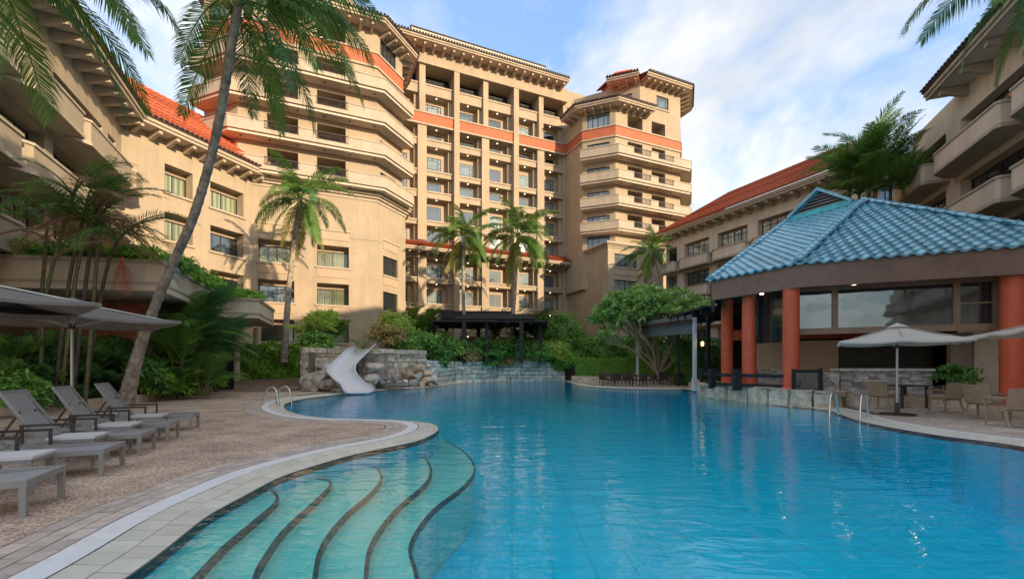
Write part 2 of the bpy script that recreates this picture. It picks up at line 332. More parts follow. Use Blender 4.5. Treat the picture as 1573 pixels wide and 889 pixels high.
wl_right = [tuple(G(a, b, WZ))[:2] for a, b in [(800, 585.2), (862, 585), (884, 590.5), (905, 593.5), (960, 596.5), (1060, 598.5), (1076, 601.5), (1086, 610), (1150, 617.5), (1210, 624), (1262, 628), (1290, 636), (1314, 644.8), (1347, 652.5), (1405, 663), (1463, 671.8), (1573, 686.2)]]+[(8.3, 5.5), (8.2, 3), (8.2, 0), (8.2, -5)]
WL = [(p.x, p.y) for p in catmull(wl_left+wl_right, 6)]
def smooth_loop(P, step, it):
    P = np.array(P); P = np.vstack([P, P[:1]]); s = np.concatenate([[0], np.cumsum(np.linalg.norm(np.diff(P, axis=0), axis=1))]); m = int(s[-1]/step); q = np.linspace(0, s[-1], m, endpoint=False)
    P = np.stack([np.interp(q, s, P[:, 0]), np.interp(q, s, P[:, 1])], 1)
    for _ in range(it): P = 0.5*P+0.25*(np.roll(P, 1, 0)+np.roll(P, -1, 0))
    return P
WLn = smooth_loop(WL, 0.16, 5); WL = [tuple(p) for p in WLn]
def dist_wl(q):
    a = WLn; b = np.roll(WLn, -1, 0); d = b-a; t = np.clip(((q-a)*d).sum(1)/np.maximum((d*d).sum(1), 1e-9), 0, 1)
    return np.sqrt((((a+d*t[:, None])-q)**2).sum(1)).min()
def land(d):     # water line pushed d metres onto the land
    res = []
    for p in offset(WL, -d, True):
        if dist_wl(np.array((p.x, p.y))) > d*0.97: res.append((p.x, p.y))
    return [tuple(p) for p in smooth_loop(res, 0.2, 2)]
R1, R2, R3 = land(0.46), land(0.70), land(1.2)
agg = mat('aggregate_deck', (0.60, 0.455, 0.34), 0.9, 0.22, 1.1, 0.5, 120)
def speckle(m, sc, lo, hi, amt):
    t = m.node_tree; n = t.nodes.new; l = t.links.new; b = t.nodes['Principled BSDF']; src = b.inputs['Base Color'].links[0].from_socket
    vo = n('ShaderNodeTexVoronoi'); vo.inputs['Scale'].default_value = sc; co = n('ShaderNodeTexCoord'); l(co.outputs['Object'], vo.inputs[0])
    mx = n('ShaderNodeMix'); mx.data_type = 'RGBA'; mx.blend_type = 'OVERLAY'; mx.inputs[0].default_value = amt
    rp = n('ShaderNodeValToRGB'); rp.color_ramp.elements[0].color = (*lo, 1); rp.color_ramp.elements[1].color = (*hi, 1); sp = n('ShaderNodeSeparateColor'); l(vo.outputs['Color'], sp.inputs[0]); l(sp.outputs[0], rp.inputs[0])
    l(src, mx.inputs[6]); l(rp.outputs[0], mx.inputs[7]); l(mx.outputs[2], b.inputs['Base Color'])
speckle(agg, 55, (0.15, 0.13, 0.12), (0.95, 0.9, 0.85), 0.75)
paver_m = mat('paver_clay', (0.62, 0.51, 0.42), 0.85, 0.12, 9, 0.3, 60, objr=0.16)
grate_m = mat('white_overflow_grate', (0.86, 0.84, 0.80), 0.6, 0.06, 8, 0.2, 80)
speckle(grate_m, 40, (0.35, 0.35, 0.35), (0.62, 0.62, 0.62), 0.5)
beige_m = mat('beige_pool_tile', (0.72, 0.69, 0.57), 0.45, 0.08, 4, 0.05, 40, objr=0.08)
mortar = mat('mortar', (0.20, 0.17, 0.14), 0.9)
earth = mat('ground_earth', (0.16, 0.13, 0.09), 0.95, 0.2, 0.3)
deck2 = mat('terrace_paving', (0.60, 0.51, 0.42), 0.85, 0.2, 1.6, 0.3, 50)
speckle(deck2, 18, (0.3, 0.28, 0.26), (0.8, 0.78, 0.74), 0.5)
big = [(-2500, -2500), (2500, -2500), (2500, 3000), (-2500, 3000)]
tag(fillmesh('ground', [big, land(0.3)], -0.06, earth), 'bare earth under the hotel grounds', kind='structure')
tag(fillmesh('deck', [[(-30, -12), (10.2, -12), (10.2, 11.0), (11.6, 15), (12.0, 30), (14, 46), (-30, 46)], R3], 0.0, agg), 'brown pebble aggregate pool deck', kind='structure')
tag(fillmesh('terrace', [[(9.6, -12), (40, -12), (40, 46), (4.5, 46), (4.9, 41.5), (5.2, 36), (6.6, 30.2), (10.2, 28.0), (10.0, 23), (9.7, 17.2), (11.3, 15.0), (10.3, 11.9), (9.75, 9.3), (9.6, 6.0)]], 0.006, deck2), 'grey brown paving of the restaurant terrace', kind='structure')
pave = tag(fillmesh('paving', [R3, R2], -0.012, mortar), 'mortar bed and clay pavers along the pool edge', kind='structure')
grate = tag(fillmesh('pool_coping', [R2, R1], 0.004, grate_m), 'white overflow grating strip around the pool', kind='structure')
shelf = tag(fillmesh('pool_shelf', [R1, WL], 0, mortar, zf=lambda p: -0.016 if dist_wl(np.array(p[:2])) > 0.2 else -0.058), 'sloping beige tiled edge between grating and water', kind='structure')
# individual pavers and tiles along the near edge, then the far ones joined
i0 = next(i for i, p in enumerate(WL) if p[1] > 2.0 and p[0] < 0)
seglen = [0.0]
for a, b in zip(WL[:-1], WL[1:]): seglen.append(seglen[-1]+math.dist(a, b))
seglen = np.array(seglen)
def ring_at(s, d):
    x = np.interp(s, seglen, WLn[:, 0]); y = np.interp(s, seglen, WLn[:, 1]); e = 0.05
    dx = np.interp(s+e, seglen, WLn[:, 0])-np.interp(s-e, seglen, WLn[:, 0]); dy = np.interp(s+e, seglen, WLn[:, 1])-np.interp(s-e, seglen, WLn[:, 1]); n = math.hypot(dx, dy)
    return Vector((x-dy/n*d, y+dx/n*d))
def ring_ok(c, d): return dist_wl(np.array((c.x, c.y))) > d-0.04
def ring_pieces(parent, s0, s1, rows, pitch, gap, zin, zout, th, m, name, limit):
    joined = MB(); cnt = 0; s = s0; k = 0
    while s < s1:
        for j, (da, db) in enumerate(rows):
            off_ = (pitch/2 if j % 2 else 0)
            a0 = s+off_+gap/2; a1 = s+off_+pitch-gap/2; c = ring_at((a0+a1)/2, (da+db)/2)
            if not ring_ok(c, (da+db)/2): continue
            zf = lambda d: zin+(zout-zin)*((d-rows[0][0])/(rows[-1][1]-rows[0][0]))
            q = [ring_at(a0, da+gap/2), ring_at(a1, da+gap/2), ring_at(a1, db-gap/2), ring_at(a0, db-gap/2)]; dd = [da, da, db, db]
            jz = random.uniform(-0.0015, 0.0015)
            tgt = MB() if cnt < limit else joined
            tgt.hexa([(p.x, p.y, zf(d)-th) for p, d in zip(q, dd)], [(p.x, p.y, zf(d)+jz) for p, d in zip(q, dd)])
            if cnt < limit: tgt.build(name, m, parent)
            cnt += 1
        s += pitch
    if joined.v: tag(joined.build(name+'_run', m, parent), kind='stuff')
sN = seglen[i0]-0.1; iT = next(i for i, p in enumerate(WL) if p[1] > 20.0); sT = seglen[iT]
ring_pieces(pave, sN, sT, [(0.71, 0.87), (0.87, 1.03), (1.03, 1.19)], 0.24, 0.014, 0.003, 0.003, 0.02, paver_m, 'paver', 270)
ring_pieces(shelf, sN, sT, [(0.012, 0.235), (0.235, 0.452)], 0.24, 0.010, -0.042, 0.004, 0.012, beige_m, 'tile', 200)
sR = seglen[next(i for i in range(len(WL)-1, 0, -1) if WL[i][1] > 13.0)]
ring_pieces(pave, sR, seglen[-1]-3, [(0.71, 0.87), (0.87, 1.03), (1.03, 1.19)], 0.24, 0.014, 0.0085, 0.0085, 0.02, paver_m, 'terrace_paver', 0)
ring_pieces(shelf, sR, seglen[-1]-3, [(0.012, 0.235), (0.235, 0.452)], 0.24, 0.010, -0.042, 0.004, 0.012, beige_m, 'edge_tile', 0)
ring_pieces(shelf, sT, sR, [(0.012, 0.235), (0.235, 0.452)], 0.4, 0.010, -0.042, 0.004, 0.012, beige_m, 'far_tile', 0)
# pool basin
def tilemat(name, c, c2, sc, mort, rough=0.35):
    m = mat(name, c, rough, 0.1, 0.8, c2=c2); t = m.node_tree; n = t.nodes.new; l = t.links.new; b = t.nodes['Principled BSDF']; src = b.inputs['Base Color'].links[0].from_socket
    br = n('ShaderNodeTexBrick'); br.offset = 0; br.inputs['Scale'].default_value = sc; br.inputs['Mortar Size'].default_value = 0.018; br.inputs['Row Height'].default_value = 0.5; br.inputs['Brick Width'].default_value = 0.5
    br.inputs[1].default_value = (1, 1, 1, 1); br.inputs[2].default_value = (0.9, 0.95, 0.97, 1); br.inputs[3].default_value = (mort, mort, mort, 1)
    co = n('ShaderNodeTexCoord'); l(co.outputs['Object'], br.inputs[0]); mm = n('ShaderNodeMix'); mm.data_type = 'RGBA'; mm.blend_type = 'MULTIPLY'; mm.inputs[0].default_value = 1; l(src, mm.inputs[6]); l(br.outputs[0], mm.inputs[7]); l(mm.outputs[2], b.inputs['Base Color']); return m
floor_m = tilemat('pool_floor_tile', (0.0, 0.72, 0.96), (0.0, 0.66, 0.90), 0.9, 0.82)
step_m = tilemat('pool_step_tile', (0.74, 0.80, 0.70), (0.66, 0.74, 0.66), 2.0, 0.85)
navy_m = mat('navy_pool_tile', (0.018, 0.055, 0.10), 0.35, 0.3, 12)
tag(fillmesh('pool_floor', [WL], -1.35, floor_m), 'blue tiled floor of the pool', kind='structure')
b = MB()
for i in range(len(WL)):
    p, q = WL[i], WL[(i+1) % len(WL)]; b.quad((*p, -1.35), (*p, -0.13), (*q, -0.13), (*q, -1.35))
tag(b.build('pool_wall', floor_m), 'blue tiled side wall of the pool', kind='structure')
b = MB()
for i in range(len(WL)):
    p, q = WL[i], WL[(i+1) % len(WL)]; b.quad((*p, -0.13), (*p, -0.045), (*q, -0.045), (*q, -0.13))
tag(b.build('pool_waterline_band', navy_m), 'dark navy tile band at the water line', kind='structure')
steps_px = [[(404, 744), (424, 757), (426, 770), (396, 797), (350, 836), (300, 889), (285, 910)],
            [(470, 733), (504, 737), (508, 746), (487, 768), (440, 812), (405, 862), (394, 889), (390, 915)],
            [(548, 708), (578, 718), (587, 734), (572, 756), (530, 793), (497, 838), (486, 889), (484, 915)],
            [(620, 692), (652, 703), (663, 721), (655, 742), (612, 780), (574, 832), (564, 889), (562, 915)],
            [(684, 676), (714, 694), (730, 719), (716, 744), (668, 782), (634, 832), (640, 876), (648, 905)]]
for k, px in enumerate(steps_px):
    z = WZ-0.10*(k+1)+0.012*k; pts = catmull([G(a, b_, z) for a, b_ in px], 7)
    y0 = pts[0]; lp = [(p.x, p.y) for p in pts]; far = [(lp[-1][0]+0.02, -4.9), (-6, -4.9), (-6, lp[0][1]+1.6), (lp[0][0]-0.5, lp[0][1]+1.6)]
    o = tag(fillmesh('pool_step', [lp+far], z, step_m), 'pale tiled pool step under water', kind='structure')
    b = MB()
    for p, q in zip(pts[:-1], pts[1:]): b.quad((p.x, p.y, z), (p.x, p.y, -1.34), (q.x, q.y, -1.34), (q.x, q.y, z))
    b.build('riser', step_m, o)
    b = MB(); w = 0.032; inn = offset(lp, w)
    for i in range(len(lp)-1): b.quad((*lp[i], z+0.004), (*inn[i], z+0.004), (*inn[i+1], z+0.004), (*lp[i+1], z+0.004))
    oo = offset(lp, -0.004)
    for i in range(len(lp)-1): b.quad((*oo[i], z+0.004), (*oo[i+1], z+0.004), (*oo[i+1], z-0.06), (*oo[i], z-0.06))
    b.build('nosing', navy_m, o)
# water
wm = bpy.data.materials.new('pool_water'); wm.use_nodes = True; t = wm.node_tree; t.nodes.clear(); n = t.nodes.new; l = t.links.new
wo = n('ShaderNodeOutputMaterial'); tr = n('ShaderNodeBsdfTransparent'); tr.inputs[0].default_value = (0.46, 0.975, 0.99, 1); gl = n('ShaderNodeBsdfGlossy'); gl.inputs['Roughness'].default_value = 0.02
co = n('ShaderNodeTexCoord'); hsum = None
for sc, stg, dist in ((1.3, 0.5, 0.6), (3.6, 0.38, 0.8), (9.0, 0.2, 0.5)):
    mpn = n('ShaderNodeMapping'); mpn.inputs['Scale'].default_value = (0.45*sc, 1.0*sc, sc); mpn.inputs['Rotation'].default_value = (0, 0, 0.12*sc); l(co.outputs['Object'], mpn.inputs[0])
    nn = n('ShaderNodeTexNoise'); nn.inputs['Scale'].default_value = 1.0; nn.inputs['Detail'].default_value = 2; nn.inputs['Distortion'].default_value = dist; l(mpn.outputs[0], nn.inputs[0])
    ml = n('ShaderNodeMath'); ml.operation = 'MULTIPLY'; ml.inputs[1].default_value = stg; l(nn.outputs[0], ml.inputs[0])
    if hsum is None: hsum = ml
    else: ad = n('ShaderNodeMath'); ad.operation = 'ADD'; l(hsum.outputs[0], ad.inputs[0]); l(ml.outputs[0], ad.inputs[1]); hsum = ad
bp = n('ShaderNodeBump'); bp.inputs['Strength'].default_value = 0.30; bp.inputs['Distance'].default_value = 0.10; l(hsum.outputs[0], bp.inputs['Height']); l(bp.outputs[0], gl.inputs['Normal'])
lw_ = n('ShaderNodeLayerWeight'); lw_.inputs[0].default_value = 0.5; l(bp.outputs[0], lw_.inputs['Normal'])      # Schlick reflectance of water, the same from both sides
pw_ = n('ShaderNodeMath'); pw_.operation = 'POWER'; pw_.inputs[1].default_value = 5.0; l(lw_.outputs['Facing'], pw_.inputs[0])
fr = n('ShaderNodeMapRange'); fr.inputs[3].default_value = 0.02; fr.inputs[4].default_value = 1.0; l(pw_.outputs[0], fr.inputs[0])
ms = n('ShaderNodeMixShader'); l(fr.outputs[0], ms.inputs[0]); l(tr.outputs[0], ms.inputs[1]); l(gl.outputs[0], ms.inputs[2]); l(ms.outputs[0], wo.inputs[0])
tag(fillmesh('pool_water', [WL], WZ, wm), 'clear rippled blue water of the pool', kind='structure')
# ------------------------------------------------------------------ hotel buildings on an octagonal grid
m_ = Vector((0.9135, 0.4067)); nm = Vector((-0.4067, 0.9135)); w_ = Vector((0.3584, 0.9336)); cL = Vector((0.9336, -0.3584))
FL = 2.72; PT = [17.15+2.72*k for k in range(4)]
def P2(v): return (v.x, v.y)
def band(B, pts, z0, z1):
    b = MB(); b.ribbon(offset(pts, 0.07), 0.25, z0, z1); b.build('red_band', redband, B)
    b = MB(); b.ribbon(offset(pts, 0.16), 0.34, z1, z1+0.14); b.ribbon(offset(pts, 0.14), 0.32, z0-0.16, z0); b.build('band_trim', trim, B)
def cornice(B, pts, z, steps=((0.10, 0.25), (0.28, 0.2), (0.5, 0.22), (0.62, 0.12))):
    b = MB(); zz = z
    for o, h in steps: b.ribbon(offset(pts, o), o+0.2, zz, zz+h); zz += h
    b.build('cornice', trim, B); return zz
def downlight(B, loc, mm=None):
    b = MB(); b.lathe([(0.06, 0), (0.06, -0.05)], (0, 0, 0), 8); o = b.build('soffit_lamp', frame_dk, B, world=False); o.location = Vector(loc)-OFF[B]
def slabpoly(mb, outer, inner, z0, z1):
    for k in range(len(outer)-1):
        a, b_, c, d = outer[k], outer[k+1], inner[k+1], inner[k]
        mb.hexa([(*a, z0), (*b_, z0), (*c, z0), (*d, z0)], [(*a, z1), (*b_, z1), (*c, z1), (*d, z1)])
def tower(B, FLc, Lf, loggias, chW, base_z, mirror, side_len, faces_wall):
    """octagonal hotel tower: left chamfer, front, right chamfer"""
    FLc = Vector(FLc); P0 = FLc-cL*3.7; P1 = FLc; P2_ = FLc+m_*Lf; P3 = P2_+w_*3.7; pts = [P0, P1, P2_, P3]
    if mirror: full = [P0-(nm*-1)*side_len, P0, P1, P2_, P3, P3+nm*8]
    else: full = [P0+nm*6, P0, P1, P2_, P3, P3+nm*side_len]
    frs = [Fr(P0, cL), Fr(P1, m_), Fr(P2_, w_)]
    side = Fr(P3, nm) if not mirror else Fr(P0+nm*side_len, -nm)
    wall = MB(); ztop = 30.0
    fl_ops, left_ops, right_ops = [], [], []
    for zp in PT:
        for a, b_ in loggias: fl_ops.append((a, b_, zp-1.0, zp+1.18, 1.5))
        (right_ops if not mirror else left_ops).append((chW[0], chW[1], zp-0.3, zp+0.95, 0.18))
        (left_ops if not mirror else right_ops).append((0.9, 2.7, zp-0.3, zp+0.95, 0.18))
    for a, b_ in loggias: fl_ops.append((a, b_, 28.15, 29.5, 1.4))
    for L_ in (right_ops, left_ops): L_.append((chW[0], chW[1], 28.1, 29.6, 0.15))
    if mirror: left_ops.append((chW[0], chW[1], 14.6, 15.9, 0.15))
    for fr_, ln, ops in ((frs[0], 3.7, left_ops), (frs[1], Lf, fl_ops), (frs[2], 3.7, right_ops)):
        facade(wall, fr_, 0, ln, base_z, ztop, ops); [reveal(wall, fr_, o) for o in ops]
    wall.quad(side.p(0, 0, base_z), side.p(side_len, 0, base_z), side.p(side_len, 0, ztop), side.p(0, 0, ztop))
    wall.quad(*[(*P2(p), ztop) for p in (P0, P1, P2_, P3)])
    wall.build('wall', stucco, B)
    for fr_, ops in ((frs[0], left_ops), (frs[2], right_ops)):
        for o in ops: window(B, fr_, o[0], o[1], o[2], o[3], -o[4], 'casement', pane_pale if mirror else pane_dark)
    for o in fl_ops:     # back wall and glass door of each loggia
        bk = MB(); bk.quad(frs[1].p(o[0], -o[4], o[2]), frs[1].p(o[1], -o[4], o[2]), frs[1].p(o[1], -o[4], o[3]), frs[1].p(o[0], -o[4], o[3])); bk.build('loggia_back', recess, B)
        window(B, frs[1], o[0]+0.15, o[1]-0.25, o[2]+0.05, o[3]-0.35, -o[4]+0.03, 'half', pane_dark)
    # balconies
    proj = 1.25
    ext = [P2(pts[0]-cL*0.0), P2(P1), P2(P2_), P2(P3)]; out = offset(ext, proj)
    # the ends return to the wall
    for zp in PT:
        zb = zp-0.95
        sl = MB(); slabpoly(sl, out, [Vector(e) for e in offset(ext, 0.02)], zb, zb+0.16); sl_o = sl.build('balcony', trim, B)
        so = MB(); slabpoly(so, offset(ext, proj-0.12), [Vector(e) for e in offset(ext, 0.02)], zb-0.22, zb); so.build('soffit', soffit, sl_o)
        fr1 = frs[1]; par = MB(); cap = MB()
        # solid stretches of the parapet
        d = m_; A = out[1]; Bv = out[2]; frp = Fr(A, m_); Lp = (Bv-A).length; sh = (Vector(P1)-A).dot(m_)
        cuts = [(a+sh-0.1, b_+sh+0.1) for a, b_ in loggias]
        end0 = Vector(ext[0]); end1 = Vector(ext[3])
        def solid(path):
            q = [Vector((p[0], p[1])) for p in path]; par.ribbon(q, 0.13, zb+0.16, zp-0.09); cap.ribbon(offset(q, 0.05), 0.24, zp-0.09, zp)
        fp = lambda t: frp.o+frp.d*t
        solid([end0, out[0], out[1], fp(cuts[0][0])]); solid([fp(cuts[0][1]), fp(cuts[1][0])]); solid([fp(cuts[1][1]), out[2], out[3], end1])
        po = par.build('parapet', trim, sl_o); cap.build('cap', trim, sl_o)
        lip = MB(); lip.ribbon(offset(out, 0.04), 0.1, zb-0.02, zb+0.10); lip.build('lip', trim, sl_o)
        for a, b_ in cuts:
            cu = MB(); q = [fp(a), fp(b_)]; cu.ribbon(q, 0.13, zb+0.16, zb+0.3); cu.build('curb', trim, sl_o)
            railing(sl_o, [fp(a)+frp.n*-0.06, fp(b_)+frp.n*-0.06], zb+0.3, zp-0.02)
        for k in range(6):
            c = frp.o+frp.d*(0.8+k*(Lp-1.6)/5)-frp.n*0.6; b = MB(); b.lathe([(0.07, zb-0.29), (0.07, zb-0.22)], (c.x, c.y, 0), 8); b.build('soffit_lamp', frame_dk, sl_o)
    bp_ = [P2(P0+nm*side_len), P2(P0), P2(P1), P2(P2_), P2(P3)] if mirror else [P2(P0), P2(P1), P2(P2_), P2(P3), P2(P3+nm*side_len)]
    band(B, bp_, 26.85, 27.9)
    st = MB(); st.ribbon(offset(bp_, 0.02), 0.2, 29.62, 29.7); st.build('string_course', trim, B)
    # lower eave over the inner half, penthouse flush with the outer half
    mid = P1+m_*(4.6 if mirror else Lf-6.4)
    if mirror: ev = [P0+nm*2.6, P0, P1, mid]
    else: ev = [mid, P2_, P3, P3+nm*4.5]
    eave(B, [P2(p) for p in ev], 1.25, 29.98, 0.34, 1.1, 2.6, (1.0, 0.42), 0.85)
    # penthouse
    pw = MB(); zt = 33.7
    if mirror: pp = [P1+m_*3.4-cL*7+nm*1.2, P1+m_*3.4+nm*0.02, P2_, P3, P3+nm*8]
    else: pp = [P0+nm*6, P0, P1, P1+m_*(Lf-4.2)+nm*0.02, P1+m_*(Lf-4.2)+w_*7]
    ops2 = []
    for k in range(len(pp)-1):
        fr_ = Fr(pp[k], pp[k+1]-pp[k]); ln = (pp[k+1]-pp[k]).length
        ops = []
        if mirror and k == 1: ops = [(2.4, 4.2, 31.2, 32.7, 0.15)]
        if mirror and k == 0: ops = [(ln-5.6, ln-3.6, 31.0, 32.6, 0.15), (ln-2.6, ln-0.9, 31.0, 32.6, 0.15)]
        if not mirror and k == 2: ops = [(1.4, 3.0, 31.2, 32.7, 0.15)]
        facade(pw, fr_, 0, ln, 30.0, zt, ops); [reveal(pw, fr_, o) for o in ops]
        for o in ops: window(B, fr_, o[0], o[1], o[2], o[3], -0.15, 'lattice', pane_pale); sill(B, fr_, o[0]-0.1, o[1]+0.1, o[2])
    pw.build('penthouse_wall', stucco, B)
    eave(B, [P2(p) for p in (pp[1:] if mirror else pp[:-1])], 1.3, zt, 0.34, 1.5, 3.4, (1.05, 0.4), 0.8)
    if mirror: # the gable-roofed cap and its return eave
        eave(B, [P2(pp[1]-cL*3.6), P2(pp[1])], 1.3, zt+0.004, 0.34, 1.5, 3.2, (1.05, 0.4), 0.8)
        c = pp[1]+nm*3.2+m_*0.9; fr_ = Fr(c, m_); g = MB(); g.fbox(fr_, -1.7, 2.0, -3, 0, zt+1.2, zt+2.3); g.build('roof_cap_wall', redband, B)
        r = MB(); gz = zt+2.3
        for s in (-1, 1):
            mid_ = 0.15; e = 0.15+s*2.4
            a, b_ = (fr_.p(e, 0.5, gz-0.15), fr_.p(e, -3.4, gz-0.15)); c1, c2 = (fr_.p(mid_, 0.5, gz+0.85), fr_.p(mid_, -3.4, gz+0.85))
            r.hexa([a, b_, c2, c1], [p+Vector((0, 0, 0.14)) for p in (a, b_, c2, c1)])
        r.build('roof_cap', redtile, B)
        gb = MB(); gb.quad(fr_.p(-1.7, 0.02, gz), fr_.p(2.0, 0.02, gz), fr_.p(0.15, 0.02, gz+0.8)); gb.build('gable', redband, B)
        pk = MB(); pk.fbox(Fr(P0+nm*side_len+m_*0.3, m_), -0.3, 4.5, -2, 0.0, 30, 34.9); pk.build('parapet_block', stucco, B)
    else:
        pk = MB(); pk.fbox(Fr(P3+nm*3.2-m_*2.4, m_), 0, 1.8, -2, 0, 30, 34.3); pk.build('parapet_block', stucco, B)
    return pts
# ---- tall central block
MF = Fr((-11.98, 46.3), m_)
CB = thing('hotel_block', 'tall cream central hotel block with deep window grid and one red band', 'building', (MF.p(10, -6, 0)))
cw = MB(); bays = [(-0.65, 2.35), (3.05, 6.08), (6.72, 9.48), (10.12, 13.12), (13.78, 16.42), (17.08, 19.9)]
DEP = 1.05; ops = []
rows = [(25.4, 26.7), (22.1, 24.65), (19.9, 21.5), (16.8, 19.15), (14.5, 16.25), (10.7, 12.75), (8.0, 10.15), (5.2, 7.4), (2.4, 4.6)]
win = {}
for i, (a, b_) in enumerate(bays):
    for z0, z1 in rows: ops.append((a, b_, z0, z1, DEP))
    ops.append((a, b_, 28.05, 30.1, DEP)); ops.append((a, b_, 31.2, 32.95, 1.6))
facade(cw, MF, -5, 21.2, 0, 34.6, ops); [reveal(cw, MF, o) for o in ops]
cw.quad(MF.p(-5, 0, 34.6), MF.p(21.2, 0, 34.6), MF.p(21.2, -12, 34.6), MF.p(-5, -12, 34.6))
cw.build('wall', stucco, CB)
for o in ops:
    a, b_, z0, z1, dep = o
    bk = MB(); bk.quad(MF.p(a, -dep, z0), MF.p(b_, -dep, z0), MF.p(b_, -dep, z1), MF.p(a, -dep, z1))
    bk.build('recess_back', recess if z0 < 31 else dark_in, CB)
    if z0 < 31:
        h = z1-z0; zw0 = z0+0.02 if h < 2.2 else z0+0.28; zw1 = min(z1-0.3, zw0+1.55)
        window(CB, MF, a+0.12, a+2.0, zw0, zw1, -dep+0.02, 'lattice', pane_pale if random.random() < 0.72 else pane_dark)
        jb = MB(); jb.fbox(MF, b_-0.42, b_-0.001, -dep+0.001, -0.35, z0+0.001, z1-0.001); jb.build('jamb', stucco, CB)
        lo = MB(); lo.lathe([(0.05, z1-0.05), (0.05, z1-0.002)], tuple(MF.p((a+b_)/2-0.2, -0.35, 0)), 8); lo.build('recess_lamp', MATS.get('lamp') or mat('lamp', (0.9, 0.85, 0.7), 0.5, emit=(1, 0.85, 0.6, 2.5)), CB)
    else:
        window(CB, MF, a+0.05, b_-0.3, z0, z0+1.2, -1.2, 'slider', pane_dark)
    sill(CB, MF, a-0.05, b_+0.05, z0, 0.09, 0.15)
pl = None
for t0, t1 in ((6.08, 6.72), (13.12, 13.78)):
    p = MB(); p.fbox(MF, t0+0.02, t1-0.02, 0.0, 0.5, 0, 33.0); p.build('pilaster', stucco, CB)
for t0, t1 in ((2.35, 3.05), (9.48, 10.12), (16.42, 17.08)):
    p = MB(); p.fbox(MF, t0-0.12, t1+0.12, 0, 0.22, 14.6, 26.65); p.fbox(MF, t0+0.03, t1-0.03, 0, 0.3, 28.1, 33.0); p.fbox(MF, t0-0.1, t1+0.1, 0, 0.22, 0, 12.9); p.build('pilaster', stucco, CB)
for a, b_ in ((-5, 6.06), (6.74, 13.10), (13.80, 20.2)): band(CB, [P2(MF.p(a, 0.24, 0)), P2(MF.p(b_, 0.24, 0))], 26.85, 27.9)
fz = MB(); fz.fbox(MF, -5, 20.2, 0, 0.55, 33.0, 34.55); fz.build('frieze', stucco, CB)
eave(CB, [P2(MF.p(-5, 0.55, 0)), P2(MF.p(19.6, 0.55, 0))], 1.3, 34.56, 0.3, 1.4, 4, (1.1, 0.5), 1.02)
rp_ = MB(); rp_.fbox(MF, 1.5, 17.2, 0.15, 0.4, 35.3, 36.5); ro = rp_.build('roof_parapet', mat('white_louvre', (0.62, 0.58, 0.50), 0.7), CB)
rd = MB()
rd.fbox(MF, 1.4, 17.3, 0.1, 0.5, 36.5, 36.6)
for k in range(26): t = 1.9+k*0.6; rd.fbox(MF, t, t+random.uniform(0.12, 0.26), 0.4, 0.43, 35.75, 36.15)
rd.build('louvre_slots', darktile, ro)
ev = [P2(MF.p(-1.2, 0.25, 0)), P2(MF.p(20.1, 0.25, 0))]
eave(CB, ev, 1.15, 13.3, 0.3, 0.85, 0.0, (0.9, 0.35), 0.95, dark=False, tiles=True)
# ---- towers
LT = thing('hotel_tower', 'sunlit cream octagonal tower with wraparound balconies rising from window block', 'building', (-16, 40, 0))
tower(LT, (-20.9, 34.2), 10.25, [(1.97, 4.17), (5.56, 7.74)], (0.45, 2.7), 12.0, False, 9, None)
RT = thing('hotel_tower', 'cream octagonal tower topped by small red gabled roof cap', 'building', (15, 56, 0))
tower(RT, (11.45, 49.7), 9.4, [(1.65, 3.76), (5.08, 7.1)], (0.55, 3.05), 10.0, True, 4.0, None)
# base of the left tower
def base_windows(B, mb, fr_, L_, wins, z0, z1, style, pane, dep, panel=True):
    facade(mb, fr_, 0, L_, z0, z1, wins); [reveal(mb, fr_, o) for o in wins]
    for o in wins:
        window(B, fr_, o[0], o[1], o[2], o[3]-(0.35 if o[4] > 0.5 else 0), -o[4], style, pane() if callable(pane) else pane)
        if o[4] > 0.5:
            bk = MB(); bk.quad(fr_.p(o[0], -o[4]+0.001, o[3]-0.36), fr_.p(o[1], -o[4]+0.001, o[3]-0.36), fr_.p(o[1], -o[4]+0.001, o[3]), fr_.p(o[0], -o[4]+0.001, o[3])); bk.build('lintel', recess, B)
        sill(B, fr_, o[0]-0.12, o[1]+0.12, o[2])
        if panel:
            pn = MB(); pn.fbox(fr_, o[0], o[1], 0.003, 0.045, o[2]-0.85, o[2]-0.145); pn.build('panel', recess, B)
SILLS = [3.27, 6.37, 9.48, 12.56]
off_b = 0.45; q1 = Vector((-11.55, 38.4))
BF = Fr(q1-m_*9.3, m_)
gp = lambda: pane_green if random.random() < 0.75 else pane_dark
bw = MB(); wins = []
for px0, px1 in ((396, 452), (487, 536)):
    a, b_ = BF.t_of(px0), BF.t_of(px1)
    for s in SILLS: wins.append((a, b_, s, s+1.75, 0.8))
base_windows(LT, bw, BF, 9.3, wins, 0, 15.4, 'slider', gp, 0.8)
BC = Fr(q1, w_); wins = [(0.85, 3.0, s-0.15, s+1.5, 0.2) for s in SILLS[1:]]
base_windows(LT, bw, BC, 4.2, wins, 0, 15.4, 'casement', pane_dark, 0.2)
q2 = q1+w_*4.2; BS = Fr(q2, nm); bw.quad(BS.p(0, 0, 0), BS.p(9, 0, 0), BS.p(9, 0, 15.4), BS.p(0, 0, 15.4))
bw.build('base_wall', stucco, LT)
bpts = [P2(q1-m_*9.25), P2(q1), P2(q2), P2(q2+nm*6)]
cornice(LT, bpts, 15.3)
jt = MB()
for z in (5.05, 8.15, 11.25): jt.ribbon(offset(bpts, 0.012), 0.02, z, z+0.035)
jt.build('wall_joint', recess, LT)
